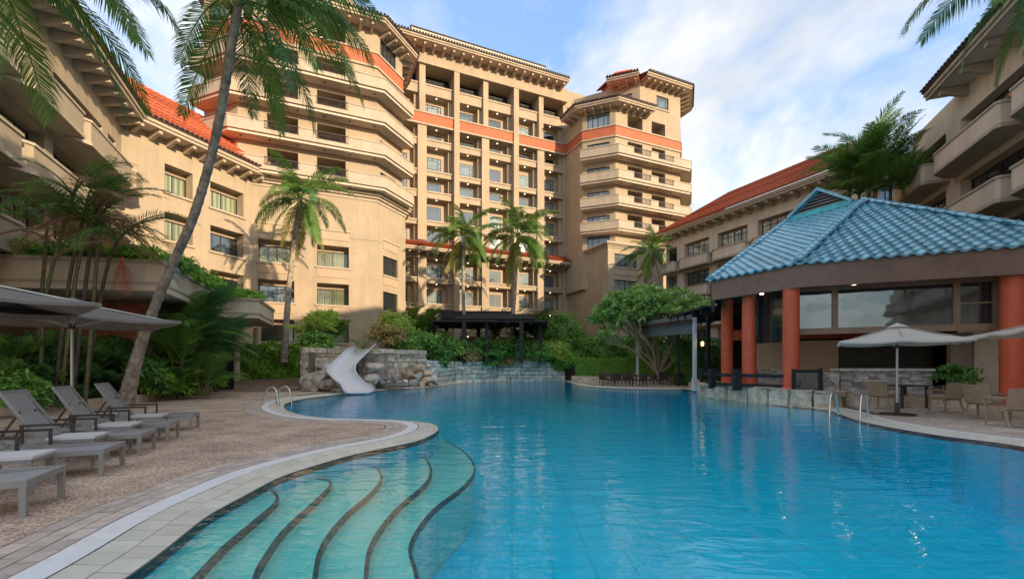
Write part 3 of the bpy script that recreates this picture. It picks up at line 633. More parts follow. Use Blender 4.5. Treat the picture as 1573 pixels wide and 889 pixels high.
# base of the right tower
rb = Vector((10.1, 47.3)); RB = Fr(rb, m_); RS = Fr(rb+nm*10.5, -nm)
bw = MB(); wins = [(RB.t_of(944), RB.t_of(978), 11.9, 13.3, 0.2), (RB.t_of(944), RB.t_of(978), 9.0, 10.5, 0.2), (RB.t_of(944), RB.t_of(978), 6.2, 7.7, 0.2)]
base_windows(RT, bw, RB, 7.5, wins, 0, 13.9, 'casement', pane_pale, 0.2)
bw.quad(RS.p(0, 0, 0), RS.p(10.5, 0, 0), RS.p(10.5, 0, 13.9), RS.p(0, 0, 13.9)); bw.build('base_wall', stucco, RT)
cornice(RT, [P2(rb+nm*7.6), P2(rb), P2(rb+m_*7.5)], 13.85, ((0.08, 0.2), (0.22, 0.15), (0.4, 0.2)))
tp = MB(); tp.quad((*rb, 14.4), (*(rb+m_*7.5), 14.4), (*(rb+m_*7.5+nm*8), 14.4), (*(rb+nm*8), 14.4)); tp.build('base_roof', soffit, RT)
jt = MB(); jp = [P2(rb+nm*7.6), P2(rb), P2(rb+m_*7.5)]
for z in (5.1, 8.2, 11.3): jt.ribbon(offset(jp, 0.012), 0.02, z, z+0.03)
jt.ribbon(offset([P2(rb+nm*4.0), P2(rb+nm*3.96)], 0.012), 0.02, 0, 13.8); jt.build('wall_joint', recess, RT)
# ---- wings with chamfered balconies
def wing(B, fr_, L_, piers, z0, ztop, sills, wallm, proj=1.1, pane=pane_green, style='casement', balc=True, dep=0.9, skip=()):
    """piers: list of (t0,t1) of solid piers; a bay with window and balcony between each two"""
    mb = MB(); ops = []
    for (a0, a1), (b0, b1) in zip(piers[:-1], piers[1:]):
        for s in sills: ops.append((a1, b0, s-1.0, s+1.75, dep))
    facade(mb, fr_, 0, L_, z0, ztop, ops); [reveal(mb, fr_, o) for o in ops]; mb.build('wall', wallm, B)
    for o in ops:
        a, b_, c, d, dp = o; W = b_-a
        bk = MB(); bk.quad(fr_.p(a, -dp, c), fr_.p(b_, -dp, c), fr_.p(b_, -dp, d), fr_.p(a, -dp, d)); bk.build('recess_back', recess, B)
        window(B, fr_, a+0.2, b_-0.2, c+0.5, d-0.12, -dp+0.02, style, pane() if callable(pane) else pane)
        if balc:
            s = c+1.0; a_, e_ = a-0.45, b_+0.45; ch = min(0.9, proj)
            pth = [fr_.p(a_, 0.0, 0), fr_.p(a_+0.05, proj*0.35, 0), fr_.p(a_+ch*0.9, proj, 0), fr_.p(e_-0.12, proj, 0), fr_.p(e_, proj-0.12, 0), fr_.p(e_, 0, 0)]
            pth = [Vector((p.x, p.y)) for p in pth]; zb = s-1.0
            sl = MB(); sl.prism([P2(p) for p in pth], zb-0.1, zb+0.06); bo = sl.build('balcony', trim, B)
            pr = MB(); pr.ribbon(pth, 0.14, zb+0.06, s-0.1); pr.build('parapet', wallm, bo)
            cp = MB(); cp.ribbon(offset(pth, 0.06), 0.26, s-0.1, s); cp.ribbon(offset(pth, 0.05), 0.12, zb-0.14, zb); cp.build('cap', trim, bo)
# sunlit wing beside the left tower and the wing that turns towards the camera
c0 = q1-m_*9.3; c1 = c0-w_*8.6; c2 = c1+nm*-1*21
LW = thing('hotel_wing', 'sunlit cream hotel wing with red tiled roof and angled balconies', 'building', (-26, 24, 0))
WM = Fr(c1, w_); bw = MB(); wins = []
for px0, px1 in ((253, 296), (323, 374)):
    a, b_ = WM.t_of(px0), WM.t_of(px1)
    for s in SILLS: wins.append((a, b_, s, s+1.8, 0.75))
base_windows(LW, bw, WM, 8.6, wins, 0, 15.9, 'slider', gp, 0.75, False); bw.build('wall', stucco, LW)
NW = Fr(c2, nm); pr_ = []; Ltot = 21.0
for s_end in (20.9, 19.1, 13.35, 8.75, 4.1): pr_.append((max(0, s_end-0.7), s_end))
pr_ = [(0, 0.6)]+sorted(pr_)[0:]
wing(LW, NW, Ltot, sorted(pr_), 0, 15.9, [12.5, 9.4, 6.3], stucco, 1.15, gp, 'casement', dep=0.5)
eave(LW, [P2(c2), P2(c1), P2(c0+w_*0.6)], 1.2, 15.9, 0.36, 4.9, 4.6, (1.05, 0.42), 1.0, tiles=True)
# right middle wing and near right wing, in shade
RM = thing('hotel_wing', 'shaded three storey wing with red tiled roof behind blue roofed restaurant', 'building', (27, 42, 0))
RW = Fr((17.5, 51.0), (0.41, -0.912)); prs = [(-2.8, -1.8)]+[(1.65+4.37*k, 2.7+4.37*k) for k in range(6)]
wing(RM, RW, 27, [(max(0.0, a), b_) for a, b_ in [(0, 0.01)]+prs[1:]], 0, 15.7, [12.7, 9.6, 6.5, 3.4], stucco_lift, 1.0, lambda: pane_pale if random.random() < 0.6 else pane_dark, 'casement', dep=0.4)
eave(RM, [P2(RW.p(0.2, 0, 0)), P2(RW.p(21.3, 0, 0))], 1.15, 15.7, 0.34, 0.2, -0.7, (1.0, 0.4), 1.1, slope=trim, dark=False)
ro = MB(); e0, e1 = RW.p(-0.4, 1.4, 16.08), RW.p(21.5, 1.4, 16.08); r0, r1 = RW.p(5.2, -3.6, 19.6), RW.p(17.0, -3.6, 19.6)
corrugated(ro, e0, e1, r0, r1, 0.3, 14); corrugated(ro, RW.p(-0.4, -8.6, 16.08), e0, r0, r0, 0.3, 14); corrugated(ro, e1, RW.p(21.5, -8.6, 16.08), r1, r1, 0.3, 14)
tag(ro.build('roof_tiles', redtile, RM), kind='stuff')
rg = MB(); rg.tube([r0, r1], 0.16, 8); rg.tube([e0, r0], 0.14, 8); rg.build('ridge_cap', redtile, RM)
RN = thing('hotel_wing', 'shaded balconied wing with dark roof edge beyond the blue tiled roof', 'building', (30, 0, 0))
k0 = Vector((24.15, 24.6)); RNF = Fr(k0+w_*4.6, -w_); Lr = 46.0; prs = [(0, 0.25), (3.9, 5.3)]+[(10.4+6.3*k, 11.4+6.3*k) for k in range(6)]
wing(RN, RNF, Lr, prs, 0, 16.0, [12.7, 9.5, 6.3], stucco_lift, 1.25, pane_dark, 'casement', dep=0.45)
eave(RN, [P2(RNF.p(5.0, 0, 0)), P2(RNF.p(Lr, 0, 0))], 1.35, 15.95, 0.36, 3.0, 5.0, (1.15, 0.5), 1.9)
bk = MB(); bk.fbox(RNF, 9, Lr, -12, -5.2, 0, 19.2); bk.fbox(RNF, 0.0, 4.6, -5, -0.9, 11, 16.4); bk.build('back_block', stucco_lift, RN)
# ------------------------------------------------------------------ restaurant pavilion
blue_t = mat('blue_glazed_tile', (0.26, 0.56, 0.68), 0.38, 0.22, 3.0, 0.1, 20, coat=0.3, objr=0.22)
blue_d = mat('roof_underlay', (0.02, 0.05, 0.07), 0.8)
teal_m = mat('teal_ridge_paint', (0.10, 0.62, 0.66), 0.5, 0.15, 4)
fascia_m = mat('brown_fascia', (0.27, 0.16, 0.118), 0.6, 0.12, 1.2, 0.1, 30, streak=0.15)
redcol = mat('red_column_paint', (0.74, 0.135, 0.06), 0.5, 0.10, 2.0, 0.05, 20)
bronze = mat('bronze_frame', (0.32, 0.20, 0.125), 0.45)
stone_m = mat('limestone', (0.70, 0.58, 0.44), 0.9, 0.28, 3.5, 0.7, 9, objr=0.22)
stone_p = mat('pale_limestone', (0.86, 0.78, 0.66), 0.9, 0.25, 3.0, 0.6, 9, objr=0.25)
stone_o = mat('tan_boulder', (0.66, 0.48, 0.31), 0.9, 0.25, 2.5, 0.7, 6, objr=0.3)
rock_m = mat('grey_rock', (0.58, 0.48, 0.38), 0.9, 0.38, 2.2, 0.9, 5)
slate_m = mat('stacked_slate', (0.52, 0.47, 0.43), 0.85, 0.25, 4, 0.5, 14, objr=0.42)
black_m = mat('black_metal', (0.018, 0.022, 0.026), 0.45)
panel_m = mat('tan_screen', (0.52, 0.38, 0.27), 0.7, 0.06, 1)
chrome = mat('brushed_steel', (0.72, 0.72, 0.70), 0.22, 0.05, 5, metal=1.0)
white_m = mat('white_fibreglass', (0.74, 0.745, 0.76), 0.35, 0.05, 2, coat=0.3)
u_ = Vector((0.9147, -0.4041)); nn_ = Vector((0.4041, 0.9147)); dl = Vector((-0.4695, 0.8829))
V0 = Vector((10.17, 16.0)); V1 = V0+u_*7.42; V7 = V0+dl*3.6; ZE, ZA = 5.06, 9.1
Pk = Vector((16.5, 21.1)); Qk = Pk+dl*3.61; V2 = V1+Vector((3.4, 2.4)); V3_ = V2+nn_*8; V5 = V7+nn_*8.0; V4 = V5+u_*6
PR = thing('pool_restaurant', 'open restaurant pavilion with blue tiled roof and red columns', 'building', (14, 19, 0))
p3 = lambda v, z: Vector((v.x, v.y, z))
ru = MB()
for poly in ((V0, V1, Pk), (V1, V2, Pk), (V2, V3_, Pk), (V3_, V4, Pk), (V4, V5, Qk, Pk), (V5, V7, Qk), (V7, V0, Pk, Qk)):
    ru.quad(*[p3(v, ZA-0.03 if v in (Pk, Qk) else ZE-0.03) for v in poly])
ru.build('roof', blue_d, PR)
fs = MB(); ring = [P2(v) for v in (V5, V7, V0, V1, V2, V3_)]
fs.ribbon(offset(ring, -0.03), 0.15, 4.18, ZE-0.035); fs.build('fascia_board', fascia_m, PR)
gt = MB(); gt.ribbon(offset(ring, 0.0), 0.02, ZE-0.06, ZE-0.02); gt.build('gutter', mat('blue_gutter', (0.03, 0.10, 0.15), 0.5), PR)
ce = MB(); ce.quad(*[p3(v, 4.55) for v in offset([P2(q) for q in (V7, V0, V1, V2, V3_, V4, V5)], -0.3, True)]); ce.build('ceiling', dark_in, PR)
# curved glazed tiles
def tile_mesh(w, l):
    t = MB(); n = 6; pr = [(-w/2+w*1.06*i/n, 0.045*math.cos(2*math.pi*(i/n)-0.6)) for i in range(n+1)]; th = 0.025
    vs = []
    for y, lift in ((0, 0.05), (l*1.06, 0.0)):
        vs += [(x, y, z+lift) for x, z in pr]
    vs += [(x, 0, z+0.05-0.075) for x, z in pr]
    k = n+1; t.add(vs, [(i, i+1, i+1+k, i+k) for i in range(n)]+[(i+2*k, i+1+2*k, i+1, i) for i in range(n)])
    return t
TW, TL = 0.37, 0.40
proto = None; stuffm = MB(); made = 0
def tile_face(A, Bv, C, D, limit):
    """tiles over a roof face, eave A-B (left to right from outside), upper edge D-C"""
    global proto, made
    A, Bv, C, D = [Vector(x) for x in (A, Bv, C, D)]; ex = (Bv-A).normalized(); nrm = ex.cross((C+D)/2-(A+Bv)/2).normalized(); ey = nrm.cross(ex)
    H = (D-A).dot(ey); rows = int(H/TL); cnt = 0; M_ = Matrix((ex, ey, nrm)).transposed()
    for r in range(rows+1):
        y = r*TL
        if y > H-0.1: break
        f = min(1, (y+TL*0.5)/H); xl = (A+(D-A)*f-A).dot(ex); xr = (Bv+(C-Bv)*f-A).dot(ex)
        k0_, k1_ = math.ceil((xl-0.12)/TW), math.floor((xr+0.12)/TW)
        for k in range(k0_, k1_+1):
            x = k*TW; pos = A+ex*x+ey*(y-0.10)+nrm*0.0
            if cnt < limit:
                loc = pos-OFF[PR]; rot = M_.to_euler()
                rot.y += random.uniform(-0.02, 0.02)
                if proto is None: proto = tile_mesh(TW, TL).build('roof_tile', blue_t, PR, 60, world=False); proto.location = loc; proto.rotation_euler = rot
                else: inst(proto, PR, loc, rot)
            else:
                tm = tile_mesh(TW, TL); stuffm.add([pos+M_ @ Vector(v) for v in tm.v], tm.f)
            cnt += 1
tile_face(p3(V0, ZE), p3(V1, ZE), p3(Pk, ZA), p3(Pk, ZA), 210)
tile_face(p3(V7, ZE), p3(V0, ZE), p3(Pk, ZA), p3(Qk, ZA), 85)
tile_face(p3(V1, ZE), p3(V2, ZE), p3(Pk, ZA), p3(Pk, ZA), 0)
tag(stuffm.build('roof_tiles', blue_t, PR, 60), kind='stuff')
rc = None
for a, b_ in ((p3(V0, ZE+0.06), p3(Pk, ZA+0.08)), (p3(V1, ZE+0.06), p3(Pk, ZA+0.08)), (p3(V7, ZE+0.06), p3(Qk, ZA+0.08))):
    d = b_-a; nseg = int(d.length/0.42); q = d.to_track_quat('Y', 'Z').to_euler()
    for k in range(nseg):
        loc = a+d*(k/nseg)-OFF[PR]
        if rc is None:
            t = MB(); n_ = 6; ls = [[(0.13*s*math.cos(math.pi*i/n_), y, 0.11*s*math.sin(math.pi*i/n_)) for i in range(n_+1)] for y, s in ((0, 1.2), (0.06, 1.2), (0.07, 1.0), (0.5, 0.86))]
            t.add([v for l_ in ls for v in l_], [(j*(n_+1)+i, j*(n_+1)+i+1, (j+1)*(n_+1)+i+1, (j+1)*(n_+1)+i) for j in range(3) for i in range(n_)]+[tuple(range(n_+1))])
            rc = t.build('hip_tile', blue_t, PR, 50, world=False); rc.location = loc; rc.rotation_euler = q
        else: inst(rc, PR, loc, q)
# gablet with louvres above the short face
PkR, QkR = Pk, Qk; Pk, Qk = PkR.lerp(QkR, 0.10), PkR.lerp(QkR, 0.93); Rk = (Pk+Qk)/2; ZG = 10.2; back = Vector((dl.y, -dl.x))   # into the roof
gr = MB(); apx = p3(Rk, ZG)
for s_, e in ((1, Pk), (-1, Qk)):
    a = p3(e, ZA+0.05); a2 = p3(e+back*2.6, ZA+0.05); b2 = p3(Rk+back*2.6, ZG)
    o_ = p3(-back*0.35, 0); gr.hexa([a+o_, a2, b2, apx+o_], [v+Vector((0, 0, 0.16)) for v in (a+o_, a2, b2, apx+o_)])
gr.build('gablet_roof', blue_t, PR)
gw = MB(); gw.quad(p3(Pk, ZA+0.02), p3(Qk, ZA+0.02), apx); gw.build('gablet_back', mat('louvre_dark', (0.08, 0.075, 0.07), 0.7), PR)
for k in range(6):
    f = 0.12+k*0.14; a = p3(Pk, ZA).lerp(apx, f)-p3(back*0.06, 0); b_ = p3(Qk, ZA).lerp(apx, f)-p3(back*0.06, 0); s_ = MB(); s_.bar(a, b_, 0.08, 0.05); s_.build('louvre', mat('louvre_grey', (0.32, 0.29, 0.26), 0.7) if 'louvre_grey' not in MATS else MATS['louvre_grey'], PR)
ts = MB(); ts.bar(p3(Pk-back*0.12, ZA+0.08), p3(Qk-back*0.12, ZA+0.08), 0.22, 0.26); ts.build('ridge_strip', teal_m, PR)
# columns
def column(c, r, z0, z1):
    b = MB(); b.lathe([(r*1.25, z0), (r*1.25, z0+0.18), (r, z0+0.24), (r, z1)], (c[0], c[1], 0), 24); return b.build('column', redcol, PR, 40)
for c, r, z0 in (((10.25, 16.5), 0.27, 0.40), ((9.62, 18.25), 0.25, 0.40), ((10.2, 21.3), 0.26, 0.40), ((15.75, 14.13), 0.30, 0.0), ((16.9, 22.5), 0.25, 0.4), ((12.2, 25.5), 0.25, 0.4)): column(c, r, z0, 4.5)
# raised floor behind the stone kerb
fl = MB(); fl.prism([(9.6, 22.8), (9.45, 19.2), (9.75, 17.1), (11.2, 15.75), (18.5, 13.1), (24, 20), (20, 28), (11, 28)], 0.01, 0.40); fl.build('floor_slab', deck2, PR)
# clerestory glass between the columns
CF = Fr(V0+nn_*1.1+u_*0.15, u_); t1_ = CF.t_of(1532)
fz_ = MB(); fz_.fbox(CF, -0.1, t1_+0.2, -0.12, 0.0, 2.56, 2.78); fz_.fbox(CF, -0.1, t1_+0.2, -0.12, 0.0, 4.16, 4.30)
divs = [0.0, CF.t_of(1283), CF.t_of(1470), t1_]
for t in divs: fz_.fbox(CF, t-0.09, t+0.09, -0.13, 0.01, 2.78, 4.16)
fz_.fbox(CF, divs[2]+0.1, divs[3]-0.1, -0.1, -0.02, 3.45, 3.5)
fz_.build('window_frame', bronze, PR)
for a, b_ in zip(divs[:-1], divs[1:]):
    g = MB(); g.quad(CF.p(a, -0.06, 2.78), CF.p(b_, -0.06, 2.78), CF.p(b_, -0.06, 4.16), CF.p(a, -0.06, 4.16)); g.build('pane', pane_rest, PR)
CF2 = Fr(V7+Vector((0.88, 0.47))*1.1, -dl)
g = MB(); g.quad(CF2.p(1.0, 0, 2.3), CF2.p(2.9, 0, 2.3), CF2.p(2.9, 0, 4.25), CF2.p(1.0, 0, 4.25)); g.build('pane', pane_dark, PR)
# tan and dark screens, stacked slate counter, service wall behind
SW = Fr((10.6, 21.2), u_)
sc = MB(); sc.fbox(SW, SW.t_of(1162), SW.t_of(1288), -0.1, 0, 0.4, 2.5); sc.build('screen_panel', panel_m, PR)
sc = MB(); sc.fbox(SW, SW.t_of(1288.5), SW.t_of(1432), -0.11, -0.01, 0.4, 2.52); sc.build('screen_panel', mat('dark_screen', (0.04, 0.036, 0.03), 0.6), PR)
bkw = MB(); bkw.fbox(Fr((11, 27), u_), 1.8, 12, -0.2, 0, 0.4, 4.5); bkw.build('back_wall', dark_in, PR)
hl = MB(); hl.fbox(Fr((11.4, 24.5), u_), 0.4, 6.5, -0.2, 0, 2.75, 3.3); hl.build('red_beam', redcol, PR)
SV = Fr((17.05, 16.0), u_); sv = MB(); sv.fbox(SV, SV.t_of(1497), SV.t_of(1497)+0.9, -0.3, 0, 0, 2.55); sv.build('service_door', mat('cream_door', (0.68, 0.56, 0.44), 0.6), PR)
sv = MB(); sv.fbox(SV, SV.t_of(1497)+0.95, SV.t_of(1497)+4, -0.5, -0.1, 0, 4.4); sv.fbox(SV, SV.t_of(1462), SV.t_of(1495), -0.4, -0.05, 0, 2.6); sv.build('service_wall', mat('taupe_wall', (0.32, 0.245, 0.19), 0.7, 0.1), PR)
lampm = mat('ceiling_lamp', (1, 0.9, 0.7), 0.5, emit=(1, 0.82, 0.55, 9))
for c in ((12.2, 16.6), (14.2, 15.7), (13.4, 17.6), (11.0, 18.2), (15.2, 17.2), (10.9, 19.6)):
    b = MB(); b.lathe([(0.07, 4.50), (0.07, 4.54)], (c[0], c[1], 0), 10); b.build('ceiling_lamp', lampm, PR)
def stone_piece(mb, fr_, t0, t1, z0, z1, o0, o1, j):
    r = lambda: random.uniform(-j, j)
    q = lambda z, zz: [fr_.p(t0+r(), o1+r(), z+r()*0.6), fr_.p(t1+r(), o1+r(), z+r()*0.6), fr_.p(t1+r(), o0, z), fr_.p(t0+r(), o0, z)]
    mb.hexa(q(z0, 0), q(z1, 0))
def stone_wall(T, fr_, L_, z0, z1, hmin, hmax, wmin, wmax, m, j=0.03, dep=0.4, gap=0.012, name='stone', back=True, slope=0.0, limit=290):
    z = z0; cnt = 0
    while z < z1-0.04:
        h = min(random.uniform(hmin, hmax), z1-z); t = 0.0
        if z1-(z+h) < hmin*0.5: h = z1-z
        while t < L_-0.03:
            w = random.uniform(wmin, wmax); w = L_-t if L_-t < w*1.4 else w
            b = MB(); pr = random.uniform(0, dep*0.12)-slope*(z-z0); stone_piece(b, fr_, t+gap/2, t+w-gap/2, z+gap/2, z+h-gap/2, -dep, pr, j); b.build(name, m, T); cnt += 1; t += w
        z += h
    if back:
        b = MB(); b.fbox(fr_, 0.02, L_-0.02, -dep-0.3, -dep*0.35-slope*(z1-z0), z0, z1-0.03); b.build('backing', mortar, T)
SLT = thing('slate_counter', 'low stacked slate counter under a pale top in the restaurant', 'counter', (13.5, 17, 0))
sf = Fr(atz(1291, 16.4, 0).to_2d() if hasattr(Vector, 'to_2d') else (atz(1291, 16.4, 0).x, 16.4), (0.985, -0.17)); LL = sf.t_of(1432)
stone_wall(SLT, sf, LL, 0.4, 1.2, 0.085, 0.11, 0.2, 0.5, slate_m, 0.012, 0.25, 0.008, 'slate'); b = MB(); b.fbox(sf, -0.05, LL+0.05, -0.6, 0.08, 1.2, 1.29); b.build('top', stone_p, SLT)
SL2 = thing('slate_wall', 'dark stacked slate wall stub beside the restaurant entrance', 'wall', (11.8, 16, 0))
sf2 = Fr((atz(1243, 16.2, 0).x, 16.2), (0.985, -0.17)); stone_wall(SL2, sf2, sf2.t_of(1289), 0.3, 1.15, 0.085, 0.11, 0.18, 0.42, slate_m, 0.012, 0.25, 0.008, 'slate')
SL3 = thing('slate_wall', 'stacked slate wall stub between two red columns', 'wall', (10, 18.5, 0))
sf3 = Fr((atz(1168, 18.6, 0).x, 18.6), (0.985, -0.17)); stone_wall(SL3, sf3, sf3.t_of(1205), 0.4, 1.25, 0.085, 0.11, 0.18, 0.42, slate_m, 0.012, 0.25, 0.008, 'slate')
# rough stone kerb along the water under the restaurant
KB = thing('stone_kerb', 'rough limestone kerb rising from the pool below the restaurant', 'kerb', (9.2, 17, 0))
kp = [G(1070, 601, WZ), G(1086, 610, WZ), G(1150, 617.5, WZ), G(1210, 624, WZ), G(1264, 627, WZ), G(1284, 629, WZ)]
kp = catmull([Vector((p.x+0.02, p.y+0.05, 0)) for p in kp], 6); dsum = [0]
for a, b_ in zip(kp[:-1], kp[1:]): dsum.append(dsum[-1]+(b_-a).length)
def kat(s): return Vector((np.interp(s, dsum, [p.x for p in kp]), np.interp(s, dsum, [p.y for p in kp])))
s = 0.0
while s < dsum[-1]-0.2:
    w = random.uniform(0.7, 1.15); a = kat(s+0.01); b_ = kat(min(s+w-0.01, dsum[-1])); f = Fr(a, b_-a); ln = (b_-a).length; b = MB()
    hh = 0.54+random.uniform(-0.04, 0.04); stone_piece(b, f, 0.045, ln-0.045, -0.3, hh-0.06, -0.9, 0.05+random.uniform(-0.05, 0.06), 0.045); b.build('stone', stone_m, KB)
    b = MB(); stone_piece(b, f, 0.03, ln-0.03, hh-0.05, hh+0.03, -0.95, 0.08+random.uniform(-0.05, 0.06), 0.03); b.build('cap_stone', stone_m, KB); s += w
b = MB(); b.ribbon([kat(q) for q in np.linspace(0.05, dsum[-1]-0.1, 24)], 0.5, -0.3, 0.34) if False else b.ribbon(offset([kat(q) for q in np.linspace(0.05, dsum[-1]-0.1, 24)], -0.12), 0.6, -0.3, 0.36); b.build('core', mortar, KB)
# black fence
FN = thing('black_fence', 'low black fence with flat rails above the stone kerb', 'fence', (9.5, 18, 0.4))
fp_ = [atz(1080, 22.8, 0), atz(1094, 19.6, 0), atz(1132, 18.0, 0), atz(1216, 16.3, 0)]
for p in fp_[:-1]: b = MB(); b.box((p.x, p.y, 0.83), (0.26, 0.26, 0.86)); b.build('post', black_m, FN)
for a, b_ in zip(fp_[:-1], fp_[1:]):
    for z in (1.0, 0.62): r = MB(); r.bar((a.x, a.y, z), (b_.x, b_.y, z), 0.05, 0.13); r.build('rail', black_m, FN)
GT = thing('fence_panel', 'solid black fence panel with glass insert beside red column', 'fence', (atz(1232, 15.9, 0.4)))
gf = Fr((atz(1217, 16.1, 0).x, 16.1), (0.985, -0.17)); L1 = gf.t_of(1262)
b = MB(); b.fbox(gf, 0, 0.1, -0.05, 0.05, 0.4, 1.27); b.fbox(gf, L1-0.1, L1+0.02, -0.05, 0.05, 0.1, 1.3); b.fbox(gf, 0.1, L1-0.1, -0.04, 0.04, 1.14, 1.25); b.fbox(gf, 0.1, L1-0.1, -0.04, 0.04, 0.42, 0.52); b.build('frame', black_m, GT)
b = MB(); b.fbox(gf, 0.1, L1-0.1, -0.01, 0.01, 0.52, 1.14); b.build('pane', pane_dark, GT)
# ------------------------------------------------------------------ awning with white posts
AW = thing('awning', 'grey retractable awning on two white posts by the pool', 'awning', (10.5, 30, 0))
pa, pb = atz(1067, 24.8, 0), atz(979, 35.2, 0)
for p, h in ((pa, 4.05), (pb, 4.55)):
    b = MB(); b.box((p.x, p.y, h/2), (0.17, 0.17, h)); b.box((p.x, p.y, 0.35), (0.24, 0.24, 0.7)); b.build('post', white_m, AW)
off2 = Vector((3.6, 1.2, 0.35)); q = [Vector((pa.x, pa.y, 4.0)), Vector((pb.x, pb.y, 4.5))]
b = MB(); b.bar(q[0]+Vector((0, 0, 0.1)), q[1]+Vector((0, 0, 0.1)), 0.16, 0.28); b.build('cassette', mat('grey_cassette', (0.20, 0.19, 0.185), 0.5), AW)
b = MB(); b.bar(q[0]+Vector((-0.1, 0, -0.16)), q[1]+Vector((-0.1, 0, -0.16)), 0.08, 0.10); b.build('front_bar', mat('maroon_trim', (0.10, 0.03, 0.03), 0.5), AW)
b = MB(); b.hexa([q[0]+off2, q[0], q[1], q[1]+off2], [v+Vector((0, 0, 0.03)) for v in (q[0]+off2, q[0], q[1], q[1]+off2)]); b.build('canopy', mat('grey_canvas', (0.16, 0.17, 0.17), 0.8, transl=0.2), AW)
b = MB(); b.hexa([q[0]+Vector((0.05, 0, -0.85)), q[0]+Vector((0.07, 0, -0.85)), q[1]+Vector((0.07, 0, -0.85)), q[1]+Vector((0.05, 0, -0.85))], [q[0]+Vector((0.05, 0, -0.2)), q[0]+Vector((0.07, 0, -0.2)), q[1]+Vector((0.07, 0, -0.2)), q[1]+Vector((0.05, 0, -0.2))]); b.build('valance', mat('clear_sheet', (0.22, 0.27, 0.28), 0.25, transl=0.3), AW)
PG = thing('black_pergola', 'dark flat pergola roof between awning and restaurant', 'pergola', (11, 25, 0))
for k in range(5):
    b = MB(); b.box((11.2, 23.6+k*1.1, 4.2), (2.6, 0.12, 0.3)); b.build('beam', black_m, PG)
b = MB(); b.box((11.2, 25.8, 4.42), (2.8, 5.2, 0.12)); b.build('roof', black_m, PG)
for x, y in ((10.3, 23.7), (10.3, 27.8), (12.2, 27.8)): b = MB(); b.box((x, y, 2.1), (0.12, 0.12, 4.0)); b.build('post', black_m, PG)
LP = thing('wall_lantern', 'small glowing lantern hanging under the dark pergola', 'lantern', (atz(1079, 24.5, 2.2)))
lc = atz(1079, 24.5, 2.45); b = MB(); b.lathe([(0.04, 0), (0.08, 0.06), (0.08, 0.2), (0.03, 0.26)], lc, 10); b.build('lamp_glass', mat('lantern_glow', (1, 0.8, 0.4), 0.5, emit=(1, 0.66, 0.22, 1.2)), LP)
b = MB(); b.tube([lc+Vector((0, 0, 0.26)), Vector((lc.x, lc.y, 4.06))], 0.012, 6); b.build('cord', black_m, LP)
# ------------------------------------------------------------------ garden terrace wall by the slide
SWL = thing('stone_wall', 'layered limestone wall behind the white water slide', 'wall', (-9, 27.5, 0))
s1 = Fr((-12.15, 26.0), Vector((6.4, 4.9))); stone_wall(SWL, s1, 7.9, 0.0, 2.15, 0.22, 0.36, 0.45, 1.1, stone_m, 0.04, 0.5, 0.035)
z = 2.15; t = 0
while t < 7.7: w = random.uniform(1.2, 2.4); w = 7.9-t if 7.9-t < w*1.3 else w; b = MB(); stone_piece(b, s1, t+0.01, t+w-0.01, 2.15, 2.45, -0.6, 0.1, 0.03); b.build('cap_stone', stone_m, SWL); t += w
b = MB(); s1e = Fr((-12.35, 28.4), (0.1, -2.4)); 
stone_wall(SWL, s1e, 2.3, 0.0, 2.2, 0.24, 0.36, 0.4, 0.9, stone_m, 0.03, 0.4)
SWP = thing('stone_wall', 'pale rough block wall at the far end of the pool', 'wall', (0, 41, 0))
for (a, b_) in (((-5.75, 31.0), (-4.55, 36.6)), ((-4.55, 36.6), (-1.3, 40.6)), ((-1.3, 40.6), (5.0, 42.3))):
    f = Fr(a, Vector(b_)-Vector(a)); stone_wall(SWP, f, (Vector(b_)-Vector(a)).length, -0.1, 1.75, 0.28, 0.42, 0.4, 0.8, stone_p, 0.05, 0.5, slope=0.12, gap=0.04)
soil = mat('garden_soil', (0.07, 0.05, 0.03), 0.95, 0.2, 1)
gp_ = [(-12.15, 26.3), (-6.0, 31.2), (-4.9, 36.9), (-1.6, 41.1), (5.0, 42.9), (5.6, 41.4), (13, 40.2), (13.4, 49), (6.6, 54), (-11, 45.6), (-12, 38), (-19.7, 34.3), (-19.3, 33.1), (-12.6, 33.1), (-12.55, 28.5)]
mo = MB(); mo.prism(gp_, -0.3, 1.7); tag(mo.build('garden_bed', soil), 'raised garden bed behind the pool walls', kind='structure')
pth = MB(); pth.hexa([(-17.5, 23.8, -0.2), (-11.9, 23.8, -0.2), (-12.45, 30.5, -0.2), (-19, 31, -0.2)], [(-17.5, 23.8, 0.004), (-11.9, 23.8, 0.004), (-12.45, 30.5, 0.55), (-19, 31, 0.55)])
tag(pth.build('path', mat('brown_path', (0.30, 0.20, 0.13), 0.9, 0.2, 2, 0.3, 30)), 'sloping brown path towards the hotel', kind='structure')
